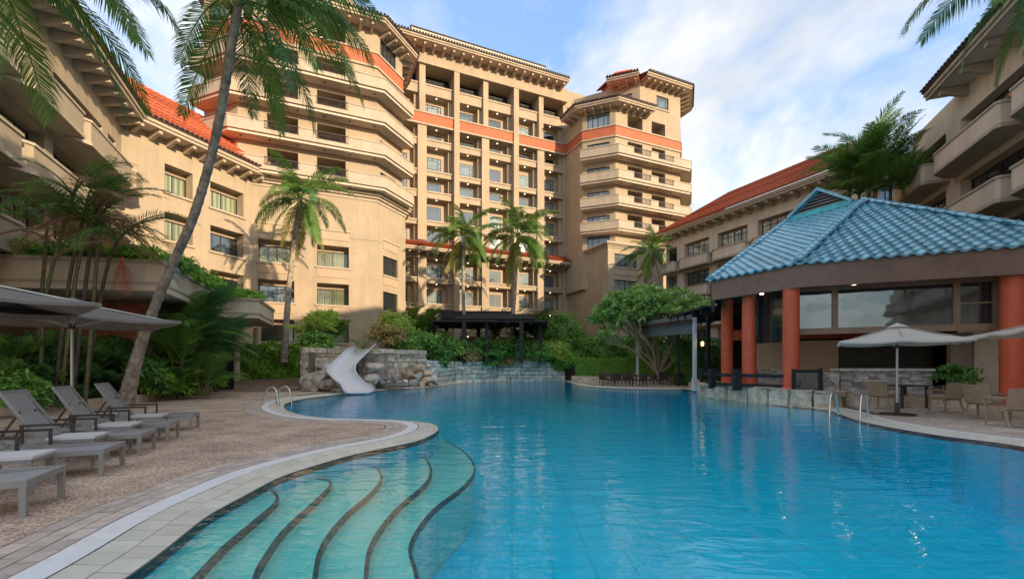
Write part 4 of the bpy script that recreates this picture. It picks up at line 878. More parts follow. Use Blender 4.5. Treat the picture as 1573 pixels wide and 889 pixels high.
# boulders
def boulder(name, c, r, m, T=None, label=None, group=None, sq=0.8, seed=None, parent=None):
    bm = bmesh.new(); bmesh.ops.create_icosphere(bm, subdivisions=3, radius=1.0); rs = np.random.RandomState(seed or random.randint(0, 99999))
    pl = [(Vector(rs.normal(size=3)).normalized(), rs.uniform(0.45, 0.85)) for _ in range(18)]
    for v in bm.verts:
        for n_, d in pl:
            k = v.co.dot(n_)
            if k > d: v.co -= n_*(k-d)*0.97
        v.co += v.co*rs.uniform(-0.025, 0.025)
    a = rs.uniform(0, 6.28); sx, sy = rs.uniform(0.85, 1.25), rs.uniform(0.8, 1.1)
    for v in bm.verts:
        x, y = v.co.x*sx, v.co.y*sy; v.co = Vector(((x*math.cos(a)-y*math.sin(a))*r, (x*math.sin(a)+y*math.cos(a))*r, v.co.z*r*sq))
    me = bpy.data.meshes.new(name); bm.to_mesh(me); bm.free(); me.materials.append(m); o = link(bpy.data.objects.new(name, me)); OFF[o] = Vector((0, 0, 0))
    if parent: o.parent = parent; o.location = Vector(c)-OFF[parent]
    else: o.location = c
    if label: tag(o, label, 'boulder', group)
    return o
RK = thing('rock_outcrop', 'big grey rock outcrop that carries the water slide', 'rock', (-9.5, 24.3, 0))
for px, py, Y, r, sq in ((490, 586, 24.6, 1.0, 0.85), (508, 590, 24.3, 0.75, 0.7), (503, 566, 26.0, 0.95, 0.9), (476, 594, 24.6, 0.6, 0.8), (520, 599, 23.9, 0.5, 0.5), (570, 566, 26.2, 0.85, 0.75), (566, 583, 25.2, 0.7, 0.75), (565, 595, 24.4, 0.5, 0.6), (516, 541, 27.8, 0.7, 0.8), (535, 583, 25.6, 0.9, 0.8), (553, 560, 27.6, 0.8, 0.6)):
    boulder('rock', at(px, py, Y), r, rock_m, sq=sq, parent=RK)
bl = [(611, 560, 30.2, .55), (628, 563, 30.4, .5), (616, 549, 31.0, .5), (634, 552, 31.6, .45), (640, 566, 30.6, .45), (628, 575, 29.6, .45), (642, 578, 29.8, .42), (655, 573, 30.6, .45), (652, 584, 30.2, .42), (664, 580, 31.2, .38), (668, 587, 31.6, .33), (636, 588, 29.3, .36), (622, 586, 29.2, .36), (660, 590, 30.6, .3), (674, 590, 32.4, .25), (648, 560, 31.6, .4), (603, 572, 30.4, .5), (646, 589, 29.8, .32), (660, 566, 32.4, .42), (668, 573, 33, .4), (676, 582, 33.4, .32), (622, 541, 31.6, .45), (640, 543, 32.2, .42)]
for i, (px, py, Y, r) in enumerate(bl): boulder('boulder', at(px, py, Y), r*1.15, stone_o if i % 3 else stone_p, label='tan boulder in the heap between loungers and pale wall', group='tan boulders heaped beside the pool')
# ------------------------------------------------------------------ water slide
SLD = thing('water_slide', 'white curved fibreglass water slide dropping into the pool', 'slide', (-8.5, 23.6, 0))
cp_ = [at(561, 535, 27.3), at(552, 543, 26.6), at(538, 556, 25.5), at(526, 569, 24.5), at(525, 579, 23.8), at(534, 590, 23.2), at(546, 598, 22.7), at(552, 602.5, 22.2)]
cp_[-1].z = 0.06; cp_[-2].z = 0.14
path = catmull(cp_, 7); prev = None; rows_ = []; nprof = 12
for i, p in enumerate(path):
    d = (path[min(i+1, len(path)-1)]-path[max(i-1, 0)]).normalized(); sd = d.cross(Vector((0, 0, 1))).normalized(); up = sd.cross(d).normalized()
    f = i/(len(path)-1); W = 0.70; Hh = 0.26*(1-0.7*max(0, (f-0.82)/0.18)); row = []
    for k in range(nprof+1):
        a = math.pi*(k/nprof); x = -math.cos(a)*W; hgt = Hh*max(0.0, (abs(math.cos(a))-0.62)/0.38)**1.4; row.append(p+sd*x+up*hgt)
    rows_.append((row, sd, up))
tr_ = MB(); W_ = nprof+1
for row, sd, up in rows_: tr_.v += [tuple(v) for v in row]
for row, sd, up in rows_: tr_.v += [tuple(v-up*0.05) for v in row]
nr = len(rows_); O2 = nr*W_
for i in range(nr-1):
    for k in range(nprof):
        a = i*W_+k; tr_.f += [(a, a+1, a+1+W_, a+W_), (O2+a+W_, O2+a+1+W_, O2+a+1, O2+a)]
tr_.f += [(k+1, k, O2+k, O2+k+1) for k in range(nprof)]+[((nr-1)*W_+k, (nr-1)*W_+k+1, O2+(nr-1)*W_+k+1, O2+(nr-1)*W_+k) for k in range(nprof)]
tr_.build('trough', white_m, SLD, 50)
for s_ in (0, nprof):
    b = MB(); b.tube([rows_[i][0][s_] for i in range(nr)], 0.045, 8); b.build('rim', white_m, SLD, 60)
b = MB(); t0 = path[0]; b.box((t0.x+0.35, t0.y+0.5, 1.0), (1.4, 1.2, 2.1)); b.build('platform', rock_m, SLD)
b = MB(); b.tube([path[18]-Vector((0, 0, 0.05)), Vector((path[18].x, path[18].y+0.1, 0))], 0.09, 8); b.build('support_post', chrome, SLD)
# ------------------------------------------------------------------ gazebo
GZ = thing('gazebo', 'dark timber gazebo with stepped flat roof above the flower beds', 'gazebo', (-1.5, 39.5, 1.7))
gm = mat('dark_timber', (0.028, 0.022, 0.020), 0.6, 0.2, 3); gx0, gx1 = atz(668, 40, 0).x, atz(835, 40, 0).x
pxs = [(713, 37.5), (748, 38.5), (801, 38.5), (830, 40.5), (667, 41), (686, 43.5), (735, 44), (790, 44)]
for px, Y in pxs: p = atz(px, Y, 0); b = MB(); b.box((p.x, p.y, 3.4), (0.34, 0.34, 3.6)); b.build('post', gm, GZ)
for px0, px1, Y, z, h, dp in ((666, 765, 37.6, 5.05, 0.16, 7.0), (735, 840, 38.3, 5.1, 0.16, 5.5)):
    a, c = atz(px0, Y+1, 0), atz(px1, Y+1, 0); b = MB()
    b.hexa([(a.x, Y, z), (c.x, Y, z), (c.x+0.4, Y+dp, z), (a.x-0.4, Y+dp, z)], [(a.x, Y, z+h), (c.x, Y, z+h), (c.x+0.4, Y+dp, z+h), (a.x-0.4, Y+dp, z+h)]); b.build('roof', gm, GZ)
a, c = atz(716, 39, 0), atz(806, 39, 0); b = MB(); b.hexa([(a.x-1.2, 38.2, 5.35), (c.x+0.9, 38.2, 5.35), (c.x+0.9, 43.5, 5.35), (a.x-1.2, 43.5, 5.35)], [(a.x, 38.8, 5.85), (c.x, 38.8, 5.85), (c.x, 43, 5.85), (a.x, 43, 5.85)]); b.build('roof_top', gm, GZ)
a, c = atz(677, 41.5, 0), atz(790, 41.5, 0); b = MB(); b.box(((a.x+c.x)/2, 43.2, 6.1), (c.x-a.x, 2.6, 0.75)); b.build('roof_box', gm, GZ)
for px in (700, 725, 760, 780, 815): p = atz(px, 38.1, 0); b = MB(); b.box((p.x, 41, 4.95), (0.12, 5.5, 0.16)); b.build('beam', gm, GZ)
# ------------------------------------------------------------------ canopy terrace with brick wall on the left
TZ, TB = 5.12, 4.02
TC = thing('canopy_terrace', 'cream concrete canopy with planter edge over brick wall', 'canopy', (-16, 18, 0))
tpts = [(-24, 13.8), (-16.8, 15.1), (-12.35, 15.85), (-15.6, 24.4), (-14.1, 25.0), (-15.9, 30.0), (-18.5, 30.6)]
b = MB(); b.prism(tpts+[(-24, 30)], TB, TB+0.3); b.build('slab', stucco_lift, TC)
b = MB(); tv = [Vector(p) for p in tpts]; b.ribbon(tv, 0.25, TB+0.3, TZ-0.14); b.build('fascia', stucco_lift, TC)
b = MB(); b.ribbon(offset(tv, 0.07), 0.42, TZ-0.14, TZ); b.ribbon(offset(tv, 0.04), 0.1, TB+0.22, TB+0.30); b.build('cap', trim, TC)
for c in ((-17.95, 29.2), (-17.6, 31.0), (-16.9, 26.0)): b = MB(); b.lathe([(0.24, 0), (0.24, TB)], (c[0], c[1], 0), 16); b.build('column', stucco_lift, TC, 40)
brick_m = mat('red_brick', (0.52, 0.16, 0.08), 0.85, 0.2, 6, 0.3, 30, island=0.25); BWF = Fr((-24, 17.6), (1, 0.06)); b = MB(); bb = MB(); z = 2.0
bb.fbox(BWF, 0, 9.5, -0.3, -0.02, 0, TB); bb.build('brick_backing', mortar, TC)
r = 0
while z < 3.9:
    t = -0.12*(r % 2)
    while t < 9.3: b.fbox(BWF, max(0, t), t+0.29, -0.02, 0.02, z, z+0.085); t += 0.30
    z += 0.1; r += 1
tag(b.build('bricks', brick_m, TC), kind='stuff')
b = MB(); b.fbox(Fr((-20, 26), (0.35, 0.93)), 0, 4, -0.3, 0, 0, TB); b.build('dark_doorway', dark_in, TC)
dm = MB(); c = G(372, 598); dm.box((c.x, c.y, 0.012), (1.6, 0.9, 0.02), 0.3); tag(dm.build('door_mat', black_m), 'black mat on the deck by the canopy column', 'mat')
SG = thing('information_sign', 'dark panel sign with faint white lines under the canopy', 'sign', (at(348, 560, 25)))
f = Fr((at(336, 560, 24.6).x, 24.6), (1, 0.15)); b = MB(); b.fbox(f, 0, 0.75, -0.06, 0, 0.0, 2.35); b.build('panel', mat('navy_sign', (0.02, 0.022, 0.03), 0.4), SG)
b = MB()
for z in (2.1, 2.0, 1.9, 1.8): b.fbox(f, 0.2, 0.52, 0.001, 0.006, z, z+0.03)
b.build('text_lines', mat('sign_white', (0.5, 0.5, 0.5), 0.6), SG)
# planting bed kerb on the left
BK = thing('bed_kerb', 'pale stone kerb edging the planting bed behind the loungers', 'kerb', (-14, 16, 0))
kp = catmull([Vector((-16.5, 9.5, 0)), Vector((-14.4, 12.3, 0)), Vector((-13.9, 14.6, 0)), Vector((-14.2, 17.2, 0)), Vector((-14.9, 20, 0)), Vector((-16.6, 25.0, 0))], 10)
dsum = [0]
for a, b_ in zip(kp[:-1], kp[1:]): dsum.append(dsum[-1]+(b_-a).length)
s = 0
while s < dsum[-1]-0.1:
    w = 0.9; a = kat(s+0.006); b_ = kat(min(s+w-0.006, dsum[-1])); f = Fr(a, b_-a); b = MB(); stone_piece(b, f, 0, (b_-a).length, 0.0, 0.3, -0.18, 0.18, 0.008); b.build('kerb_stone', mat('kerb_stone', (0.66, 0.53, 0.40), 0.9, 0.15, 4, 0.4, 20, objr=0.12) if 'kerb_stone' not in MATS else MATS['kerb_stone'], BK); s += w
sb = MB(); sb.prism([(-16.7, 9.5), (-14.6, 12.3), (-14.1, 14.6), (-14.4, 17.2), (-15.1, 20), (-16.8, 25), (-24, 25), (-24, 9.5)], -0.02, 0.12); tag(sb.build('planting_bed', soil), 'dark soil of the planting bed by the loungers', kind='structure')
# ------------------------------------------------------------------ furniture
alu = mat('grey_powder_coat', (0.34, 0.33, 0.315), 0.45, 0.06, 4)
sling = mat('grey_sling', (0.36, 0.34, 0.32), 0.8, 0.08, 6, 0.25, 260)
ttop = mat('pale_laminate', (0.78, 0.76, 0.72), 0.4, 0.04, 3)
wick = mat('wicker', (0.46, 0.33, 0.225), 0.75, 0.2, 30, 0.8, 90)
canvas_d = mat('charcoal_canvas', (0.30, 0.275, 0.25), 0.85, 0.06, 3, transl=0.3)
canvas_l = mat('grey_beige_canvas', (0.80, 0.74, 0.65), 0.85, 0.05, 3, transl=0.3)
def lounger(label, loc, rz, back=58, group=None):
    """local: foot at +x end, head towards -x"""
    T = thing('sun_lounger', label, 'sun lounger', loc, rz, group); bt = lambda mb, n, m, p=T, s=0: mb.build(n, m, p, s, world=False)
    W, H = 0.68, 0.34
    f = MB()
    for y in (-W/2, W/2): f.box((-0.95, y, H-0.03), (1.9, 0.045, 0.06))
    f.box((-0.0225, 0, H-0.03), (0.045, W-0.05, 0.06)); f.box((-1.88, 0, H-0.03), (0.045, W-0.05, 0.06)); bt(f, 'frame', alu)
    for x in (-0.03, -1.70):
        for y in (-W/2, W/2): b = MB(); b.box((x, y, (H-0.06)/2), (0.05, 0.045, H-0.06)); bt(b, 'leg', alu)
    s = MB(); n = 10; x0, x1 = -1.2, -0.04
    for i in range(n):
        a, c = x0+(x1-x0)*i/n, x0+(x1-x0)*(i+1)/n; z = lambda x: H-0.015-0.025*math.sin(math.pi*(x-x0)/(x1-x0))
        s.hexa([(a, -W/2+0.03, z(a)-0.008), (c, -W/2+0.03, z(c)-0.008), (c, W/2-0.03, z(c)-0.008), (a, W/2-0.03, z(a)-0.008)], [(a, -W/2+0.03, z(a)), (c, -W/2+0.03, z(c)), (c, W/2-0.03, z(c)), (a, W/2-0.03, z(a))])
    bt(s, 'seat', sling, T, 30)
    ang = R(back); hx, hz = -1.2, H; ln = 0.80; dx, dz = -math.cos(ang)*ln, math.sin(ang)*ln
    s = MB(); nx, nz = math.sin(ang), math.cos(ang)
    for i in range(8):
        p = lambda u, o: (hx+dx*u+nx*o, hz+dz*u+nz*o); sag = lambda u: -0.03*math.sin(math.pi*u)
        u0, u1 = i/8, (i+1)/8; q0, q1, r0, r1 = p(u0, sag(u0)), p(u1, sag(u1)), p(u0, sag(u0)-0.01), p(u1, sag(u1)-0.01); w = W/2-0.03
        s.hexa([(r0[0], -w, r0[1]), (r0[0], w, r0[1]), (r1[0], w, r1[1]), (r1[0], -w, r1[1])], [(q0[0], -w, q0[1]), (q0[0], w, q0[1]), (q1[0], w, q1[1]), (q1[0], -w, q1[1])])
    bk = bt(s, 'backrest', sling, T, 30)
    f = MB()
    for y in (-W/2+0.025, W/2-0.025): f.bar((hx, y, hz), (hx+dx, y, hz+dz), 0.022, 0.03)
    f.bar((hx+dx, -W/2+0.025, hz+dz), (hx+dx, W/2-0.025, hz+dz), 0.03, 0.04); bt(f, 'back_frame', alu, T)
    'dark_frame' in MATS or mat('dark_frame', (0.06, 0.05, 0.045), 0.5)
    b = MB(); b.bar((hx+dx*0.6, -0.2, hz+dz*0.6-0.02), (hx-0.62, -0.2, 0.1), 0.025); b.bar((hx+dx*0.6, 0.2, hz+dz*0.6-0.02), (hx-0.62, 0.2, 0.1), 0.025); b.bar((hx-0.62, -0.3, 0.1), (hx-0.62, 0.3, 0.1), 0.025); bt(b, 'back_strut', MATS['dark_frame'])
    for y in (-W/2-0.03, W/2+0.03):
        b = MB(); b.bar((-1.38, y, H+0.20), (-0.78, y, H+0.20), 0.035, 0.03); b.bar((-0.80, y, H-0.05), (-0.80, y, H+0.20), 0.03); b.bar((-1.36, y, H-0.05), (-1.36, y, H+0.20), 0.03); bt(b, 'armrest', MATS['dark_frame'])
    return T
ax = Vector((0.915, 0.403)); rz_l = math.atan2(ax.y, ax.x)
feet = [(-4.62, 4.47), (-5.3, 6.0), (-5.88, 7.28), (-6.42, 8.55), (-7.0, 9.95)]
lls = ['grey sling lounger with only its foot end beside the lowest pavers', 'grey sling lounger second from the curved paver edge', 'grey sling lounger in the middle of the row under the umbrella', 'grey sling lounger right beside the umbrella pole', 'grey sling lounger next to the leaning palm trunk']
for (x, y), lb in zip(feet, lls): lounger(lb, (x, y, 0.0), rz_l, 58, 'grey loungers in a row on the deck')
def side_table(label, loc, rz):
    T = thing('side_table', label, 'table', loc, rz, 'small white topped tables between loungers')
    b = MB(); b.box((0, 0, 0.40), (0.52, 0.52, 0.03)); b.build('table_top', ttop, T, world=False)
    b = MB()
    for y in (-0.235, 0.235): b.box((0, y, 0.365), (0.5, 0.04, 0.04)); b.box((y, 0, 0.365), (0.04, 0.43, 0.04))
    b.build('apron', alu, T, world=False)
    for x in (-0.235, 0.235):
        for y in (-0.235, 0.235): b = MB(); b.box((x, y, 0.1725), (0.04, 0.04, 0.345)); b.build('leg', alu, T, world=False)
tl = ['pale square side table between the two loungers nearest the pavers', 'pale square side table between second and middle lounger', 'pale square side table between middle lounger and pole lounger', 'pale square side table beside the lounger next to the palm']
for k in range(4):
    a, c = Vector(feet[k]), Vector(feet[k+1]); p = (a+c)/2-ax*0.62; side_table(tl[k], (p.x, p.y, 0), rz_l)
# two loungers by the slide
for px, lb in ((604, 'dark lounger with raised back close to the slide rock'), (628, 'dark lounger with raised back close to the tan boulders')):
    c = atz(px+14, 26.6 if px < 610 else 27.3, 0); lounger(lb, (c.x, c.y, 0), R(-12), 50, 'dark loungers below the layered stone wall')
def ladder(label, c, d, sp=0.62):
    """two hooped steel rails; d = direction from deck to water"""
    T = thing('pool_ladder', label, 'ladder', (c[0], c[1], 0)); d = Vector((d[0], d[1], 0)).normalized(); sd = Vector((-d.y, d.x, 0)); c = Vector((c[0], c[1], 0))
    for s_ in (-sp/2, sp/2):
        o = c+sd*s_; pts = [o-d*0.45+Vector((0, 0, 0.0)), o-d*0.42+Vector((0, 0, 0.35))]
        pts = [o-d*0.50, o-d*0.40+Vector((0, 0, 0.34))]+[o-d*0.12+Vector((0, 0, 0.34))+(-d*math.cos(a)*0.26+Vector((0, 0, 1))*math.sin(a)*0.30) for a in np.linspace(0.25, math.pi*0.86, 9)]+[o+d*0.20+Vector((0, 0, 0.1)), o+d*0.22+Vector((0, 0, -0.6)), o+d*0.22+Vector((0, 0, -1.2))]
        b = MB(); b.tube(catmull(pts, 3), 0.028, 10); b.build('rail', chrome, T, 60)
        b = MB(); b.lathe([(0.06, 0.004), (0.06, 0.03), (0.035, 0.035)], tuple(o-d*0.50), 12); b.build('base_flange', chrome, T, 40)
    for z in (-0.3, -0.58, -0.86): b = MB(); b.bar(c+d*0.22-sd*sp/2+Vector((0, 0, z)), c+d*0.22+sd*sp/2+Vector((0, 0, z)), 0.09, 0.03); b.build('tread', chrome, T)
lc = G(447, 620); ladder('steel pool ladder at the inlet near the white slide', (lc.x-0.25, lc.y-0.25), (0.9, -0.25))
lc2 = G(1305, 640); ladder('steel pool ladder beside the restaurant terrace umbrella', (lc2.x+0.02, lc2.y+0.12), (-0.80, -0.6), 0.7)
# umbrellas
def umbrella(name, label, loc, zr, zt, corners, canv, base, rz=0.0, vent=True, pole_m=None, sag=0.06):
    T = thing(name, label, 'umbrella', loc, rz); bt = lambda mb, n, m, p=T, s=0: mb.build(n, m, p, s, world=False); pole_m = pole_m or MATS['pole_grey']
    b = MB(); b.lathe([(0.03, 0.05), (0.03, zt+0.02)], (0, 0, 0), 12); bt(b, 'pole', pole_m, T, 40)
    b = MB(); b.lathe([(base, 0.0), (base, 0.03), (base*0.9, 0.045), (0.06, 0.06), (0.05, 0.35)], (0, 0, 0), 28); bt(b, 'base', MATS['dark_frame'], T, 30)
    n = len(corners); b = MB(); K = 6; th = 0.012
    ring = lambda f: [Vector((x*f, y*f, zt+(zr-zt)*f-sag*math.sin(math.pi*f))) for x, y in corners]
    fs_ = [0.10+0.9*i/K for i in range(K+1)]; rings = []
    for f in fs_:
        rg = ring(f); full = []
        for i in range(n):
            a, c = rg[i], rg[(i+1) % n]
            for q in range(4): u = q/4; p = a.lerp(c, u); p.z -= 0.045*f*math.sin(math.pi*u); p.x *= 1-0.03*f*math.sin(math.pi*u); p.y *= 1-0.03*f*math.sin(math.pi*u); full.append(p)
        rings.append(full)
    m = len(rings[0]); vs = [p for r_ in rings for p in r_]+[p-Vector((0, 0, th)) for r_ in rings for p in r_]; O = len(rings)*m; fc = []
    for i in range(K):
        for k in range(m):
            a, c = i*m+k, i*m+(k+1) % m; fc += [(a, c, c+m, a+m), (O+a+m, O+c+m, O+c, O+a)]
    for k in range(m): a, c = K*m+k, K*m+(k+1) % m; fc.append((a, c, O+c, O+a))
    b.add(vs, fc); co = bt(b, 'canopy', canv, T, 25)
    v = MB()
    for k in range(m): a, c = rings[-1][k], rings[-1][(k+1) % m]; v.quad(a-Vector((0, 0, th)), c-Vector((0, 0, th)), c-Vector((0, 0, th+0.035)), a-Vector((0, 0, th+0.035)))
    bt(v, 'valance', canv, co)
    if vent:
        b = MB(); r0_ = [Vector((x*0.17, y*0.17, zt+(zr-zt)*0.17+0.03)) for x, y in corners]; top = Vector((0, 0, zt+0.08))
        for i in range(n): b.quad(r0_[i], r0_[(i+1) % n], top)
        bt(b, 'vent_cap', canv, co)
    hub_z = zr-0.12; b = MB(); b.lathe([(0.06, hub_z-0.06), (0.06, hub_z+0.04)], (0, 0, 0), 12); bt(b, 'hub', MATS['dark_frame'], T)
    for x, y in corners:
        b = MB(); b.bar((x*0.03, y*0.03, zt-0.03), (x*0.98, y*0.98, zr-0.035), 0.022); r_ = bt(b, 'rib', pole_m)
        b = MB(); f = 0.5; b.bar((x*0.03, y*0.03, hub_z), (x*f, y*f, zt+(zr-zt)*f-sag-0.04), 0.018); bt(b, 'strut', pole_m, r_)
    return T
mat('pole_grey', (0.55, 0.53, 0.50), 0.35, 0.05, 5, metal=0.6)
sq8 = lambda h: [(h, 0), (h*0.5, h*0.5), (0, h), (-h*0.5, h*0.5), (-h, 0), (-h*0.5, -h*0.5), (0, -h), (h*0.5, -h*0.5)]
umbrella('patio_umbrella', 'charcoal square umbrella with its pole among the grey loungers', (-9.45, 9.65, 0), 2.36, 2.78, [(x, y) for x, y in sq8(2.25)], canvas_d, 0.32, R(4))
umbrella('patio_umbrella', 'charcoal umbrella whose dark underside overlaps its neighbour above the loungers', (-8.95, 7.0, 0), 2.40, 2.85, [(x, y) for x, y in sq8(2.35)], canvas_d, 0.32, R(6))
uc = G(1378, 637)
umbrella('patio_umbrella', 'pale beige square umbrella over the round dining table', (uc.x, uc.y, 0.006), 2.06, 2.52, [(x*1.0, y) for x, y in sq8(1.92)], canvas_l, 0.42, R(10))
umbrella('patio_umbrella', 'pale beige umbrella edge reaching in beside red column', (13.25, 10.6, 0.006), 2.2, 2.62, [(x, y) for x, y in sq8(2.0)], canvas_l, 0.42, R(18))
# wicker chairs
def chair(label, loc, rz, group, m=None, sc=1.0):
    m = m or wick; T = thing('wicker_chair', label, 'chair', loc, rz, group); bt = lambda mb, n, mm, s=0: mb.build(n, mm, T, s, world=False)
    b = MB(); b.box((0, 0.02, 0.41), (0.50, 0.50, 0.09)); bt(b, 'seat', m)
    b = MB(); N_ = 8; rows = []
    for j in range(5):
        v = j/4; z = 0.42+v*0.47; y0 = -0.25-0.10*v; wv = 0.27+0.015*v; rows.append([(wv*(2*i/N_-1), y0+0.05*(1-(2*i/N_-1)**2)*-1, z-(0.012*(2*i/N_-1)**2 if j == 4 else 0)) for i in range(N_+1)])
    W_ = N_+1; vs = [p for r_ in rows for p in r_]+[(x, y-0.045, z) for r_ in rows for x, y, z in r_]; O = 5*W_; fc = []
    for j in range(4):
        for i in range(N_): a = j*W_+i; fc += [(a, a+1, a+1+W_, a+W_), (O+a+W_, O+a+1+W_, O+a+1, O+a)]
    for j in range(4): fc += [(j*W_, (j+1)*W_, O+(j+1)*W_, O+j*W_), (j*W_+N_, O+j*W_+N_, O+(j+1)*W_+N_, (j+1)*W_+N_)]
    fc += [(4*W_+i, 4*W_+i+1, O+4*W_+i+1, O+4*W_+i) for i in range(N_)]+[(i+1, i, O+i, O+i+1) for i in range(N_)]
    b.add(vs, fc); bt(b, 'backrest', m, 40)
    for s_ in (-1, 1):
        b = MB(); b.tube(catmull([(s_*0.275, -0.30, 0.66), (s_*0.30, -0.05, 0.665), (s_*0.30, 0.20, 0.65), (s_*0.285, 0.25, 0.60), (s_*0.265, 0.235, 0.44)], 4), 0.026, 8); bt(b, 'armrest', m, 50)
        b = MB(); b.tube([(s_*0.235, 0.235, 0.38), (s_*0.24, 0.25, 0.2), (s_*0.245, 0.27, 0.03)], [0.032, 0.028, 0.02], 8); o = bt(b, 'leg', m, 50)
        b2 = MB(); b2.lathe([(0.018, 0.0), (0.018, 0.03)], (s_*0.245, 0.27, 0), 8); f_ = b2.build('foot', chrome, o, world=False)
        b = MB(); b.tube([(s_*0.235, -0.21, 0.38), (s_*0.245, -0.26, 0.2), (s_*0.25, -0.33, 0.03)], [0.032, 0.028, 0.02], 8); o = bt(b, 'leg', m, 50)
        b2 = MB(); b2.lathe([(0.018, 0.0), (0.018, 0.03)], (s_*0.25, -0.33, 0), 8); b2.build('foot', chrome, o, world=False)
    return T
tz = 0.008
def face(p, q): d = Vector(q)-Vector(p); return math.atan2(d.y, d.x)-math.pi/2
tabc = G(1406, 628); tabc = (tabc.x+0.15, tabc.y+0.6)
TT = thing('dining_table', 'dark square dining table under the beige umbrella', 'table', (tabc[0], tabc[1], tz))
b = MB(); b.box((0, 0, 0.72), (0.95, 0.95, 0.045)); b.build('table_top', MATS['dark_frame'], TT, world=False)
for x in (-0.40, 0.40):
    for y in (-0.40, 0.40): b = MB(); b.box((x, y, 0.349), (0.06, 0.06, 0.698)); b.build('leg', MATS['dark_frame'], TT, world=False)
cg = 'wicker armchairs on the restaurant terrace'
for (px, py, lb) in ((1356, 628, 'brown wicker armchair by the umbrella pole facing the dark table'), (1452, 633, 'light wicker armchair with its back to the pool at the dark table'), (1472, 622, 'brown wicker armchair angled beside the plant pot at the dark table'), (1395, 617, 'wicker armchair behind the dark table facing the pool')):
    c = G(px, py); chair(lb, (c.x, c.y, tz), face((c.x, c.y), tabc)+random.uniform(-0.15, 0.15), cg)
c = G(1512, 643); chair('brown wicker armchair turned sideways next to the red column', (c.x, c.y, tz), R(-70), cg)
c = G(1553, 656); chair('brown wicker armchair showing its broad back at the pool edge', (c.x, c.y+0.05, tz), R(-8), cg)
PP = thing('potted_plant', 'low leafy plant in a white bowl planter behind the dining chairs', 'plant', (G(1478, 612).x, G(1478, 612).y+0.9, tz)); b = MB(); b.lathe([(0.25, 0), (0.38, 0.2), (0.42, 0.5), (0.37, 0.5), (0.3, 0.42)], (0, 0, 0), 20); b.build('planter', white_m, PP, 40, world=False)
# far dining sets on the terrace under the awning
dkc = mat('dark_rattan', (0.075, 0.055, 0.045), 0.7, 0.2, 20, 0.5, 60)
def far_table(label, c, s=0.8):
    T = thing('dining_table', label, 'table', (c.x, c.y, tz)); b = MB(); b.box((0, 0, 0.72), (s, s, 0.05)); b.build('table_top', dkc, T, world=False)
    for x in (-s/2+0.05, s/2-0.05):
        for y in (-s/2+0.05, s/2-0.05): b = MB(); b.box((x, y, 0.3475), (0.06, 0.06, 0.695)); b.build('leg', dkc, T, world=False)
for px, Y, lb in ((934, 31.2, 'dark square table below the low clipped hedge'), (977, 30.6, 'dark square table at the foot of the white awning post'), (1030, 31.5, 'dark square table beside the frangipani trunk')):
    c = atz(px, Y, 0); far_table(lb, c)
    for k, (dx, dy) in enumerate(((0.85, 0.1), (-0.1, 0.85), (-0.85, -0.1), (0.12, -0.85))):
        if px == 934 and k == 2: continue
        q = (c.x+dx, c.y+dy); chair('dark rattan armchair '+['beside', 'behind', 'left of', 'in front of'][k].replace('left of', 'slide side of').replace('in front of', 'pool side of')+' the '+lb.replace('dark square ', '').replace('at the foot of', 'by').replace('below', 'by').replace('beside the', 'by the'), (q[0], q[1], tz), face(q, (c.x, c.y)), 'dark rattan chairs under the awning', dkc)
# ------------------------------------------------------------------ vegetation
def leafmat(name, c, c2, isl=0.35, tr=0.38, rough=0.45): return mat(name, c, rough, 0.1, 0.9, c2=c2, island=isl, transl=tr, spec=0.35)
palm_g = leafmat('palm_leaf', (0.202, 0.343, 0.060), (0.091, 0.191, 0.033)); palm_d = leafmat('palm_leaf_dark', (0.127, 0.283, 0.084), (0.062, 0.169, 0.050))
palm_y = leafmat('palm_leaf_yellow', (0.403, 0.343, 0.101), (0.242, 0.263, 0.060)); palm_dry = leafmat('palm_leaf_dry', (0.545, 0.322, 0.181), (0.343, 0.202, 0.121)); palm_red = leafmat('palm_leaf_red', (0.685, 0.142, 0.091), (0.403, 0.121, 0.081))
hedge_g = leafmat('hedge_leaf', (0.392, 0.660, 0.084), (0.196, 0.408, 0.054), 0.45); hedge_d = leafmat('hedge_leaf_dark', (0.221, 0.443, 0.096), (0.106, 0.244, 0.064), 0.45)
shrub_g = leafmat('shrub_leaf', (0.328, 0.570, 0.106), (0.131, 0.293, 0.059), 0.5); shrub_y = leafmat('shrub_leaf_lime', (0.653, 0.660, 0.148), (0.328, 0.556, 0.083), 0.4); shrub_r = leafmat('shrub_leaf_russet', (0.660, 0.426, 0.196), (0.392, 0.360, 0.097), 0.5)
frang_l = leafmat('frangipani_leaf', (0.440, 0.653, 0.180), (0.212, 0.392, 0.097), 0.45); flower = mat('white_flower', (0.660, 0.660, 0.660), 0.6, 0.05)
bark = mat('palm_bark', (0.42, 0.345, 0.27), 0.95, 0.38, 5, 0.9, 9); bark_d = mat('dark_bark', (0.12, 0.085, 0.06), 0.95, 0.3, 5, 0.8, 12); bark_f = mat('frangipani_bark', (0.42, 0.33, 0.22), 0.9, 0.2, 4, 0.4, 12)
stem_g = mat('green_cane', (0.16, 0.14, 0.06), 0.6, 0.2, 6)
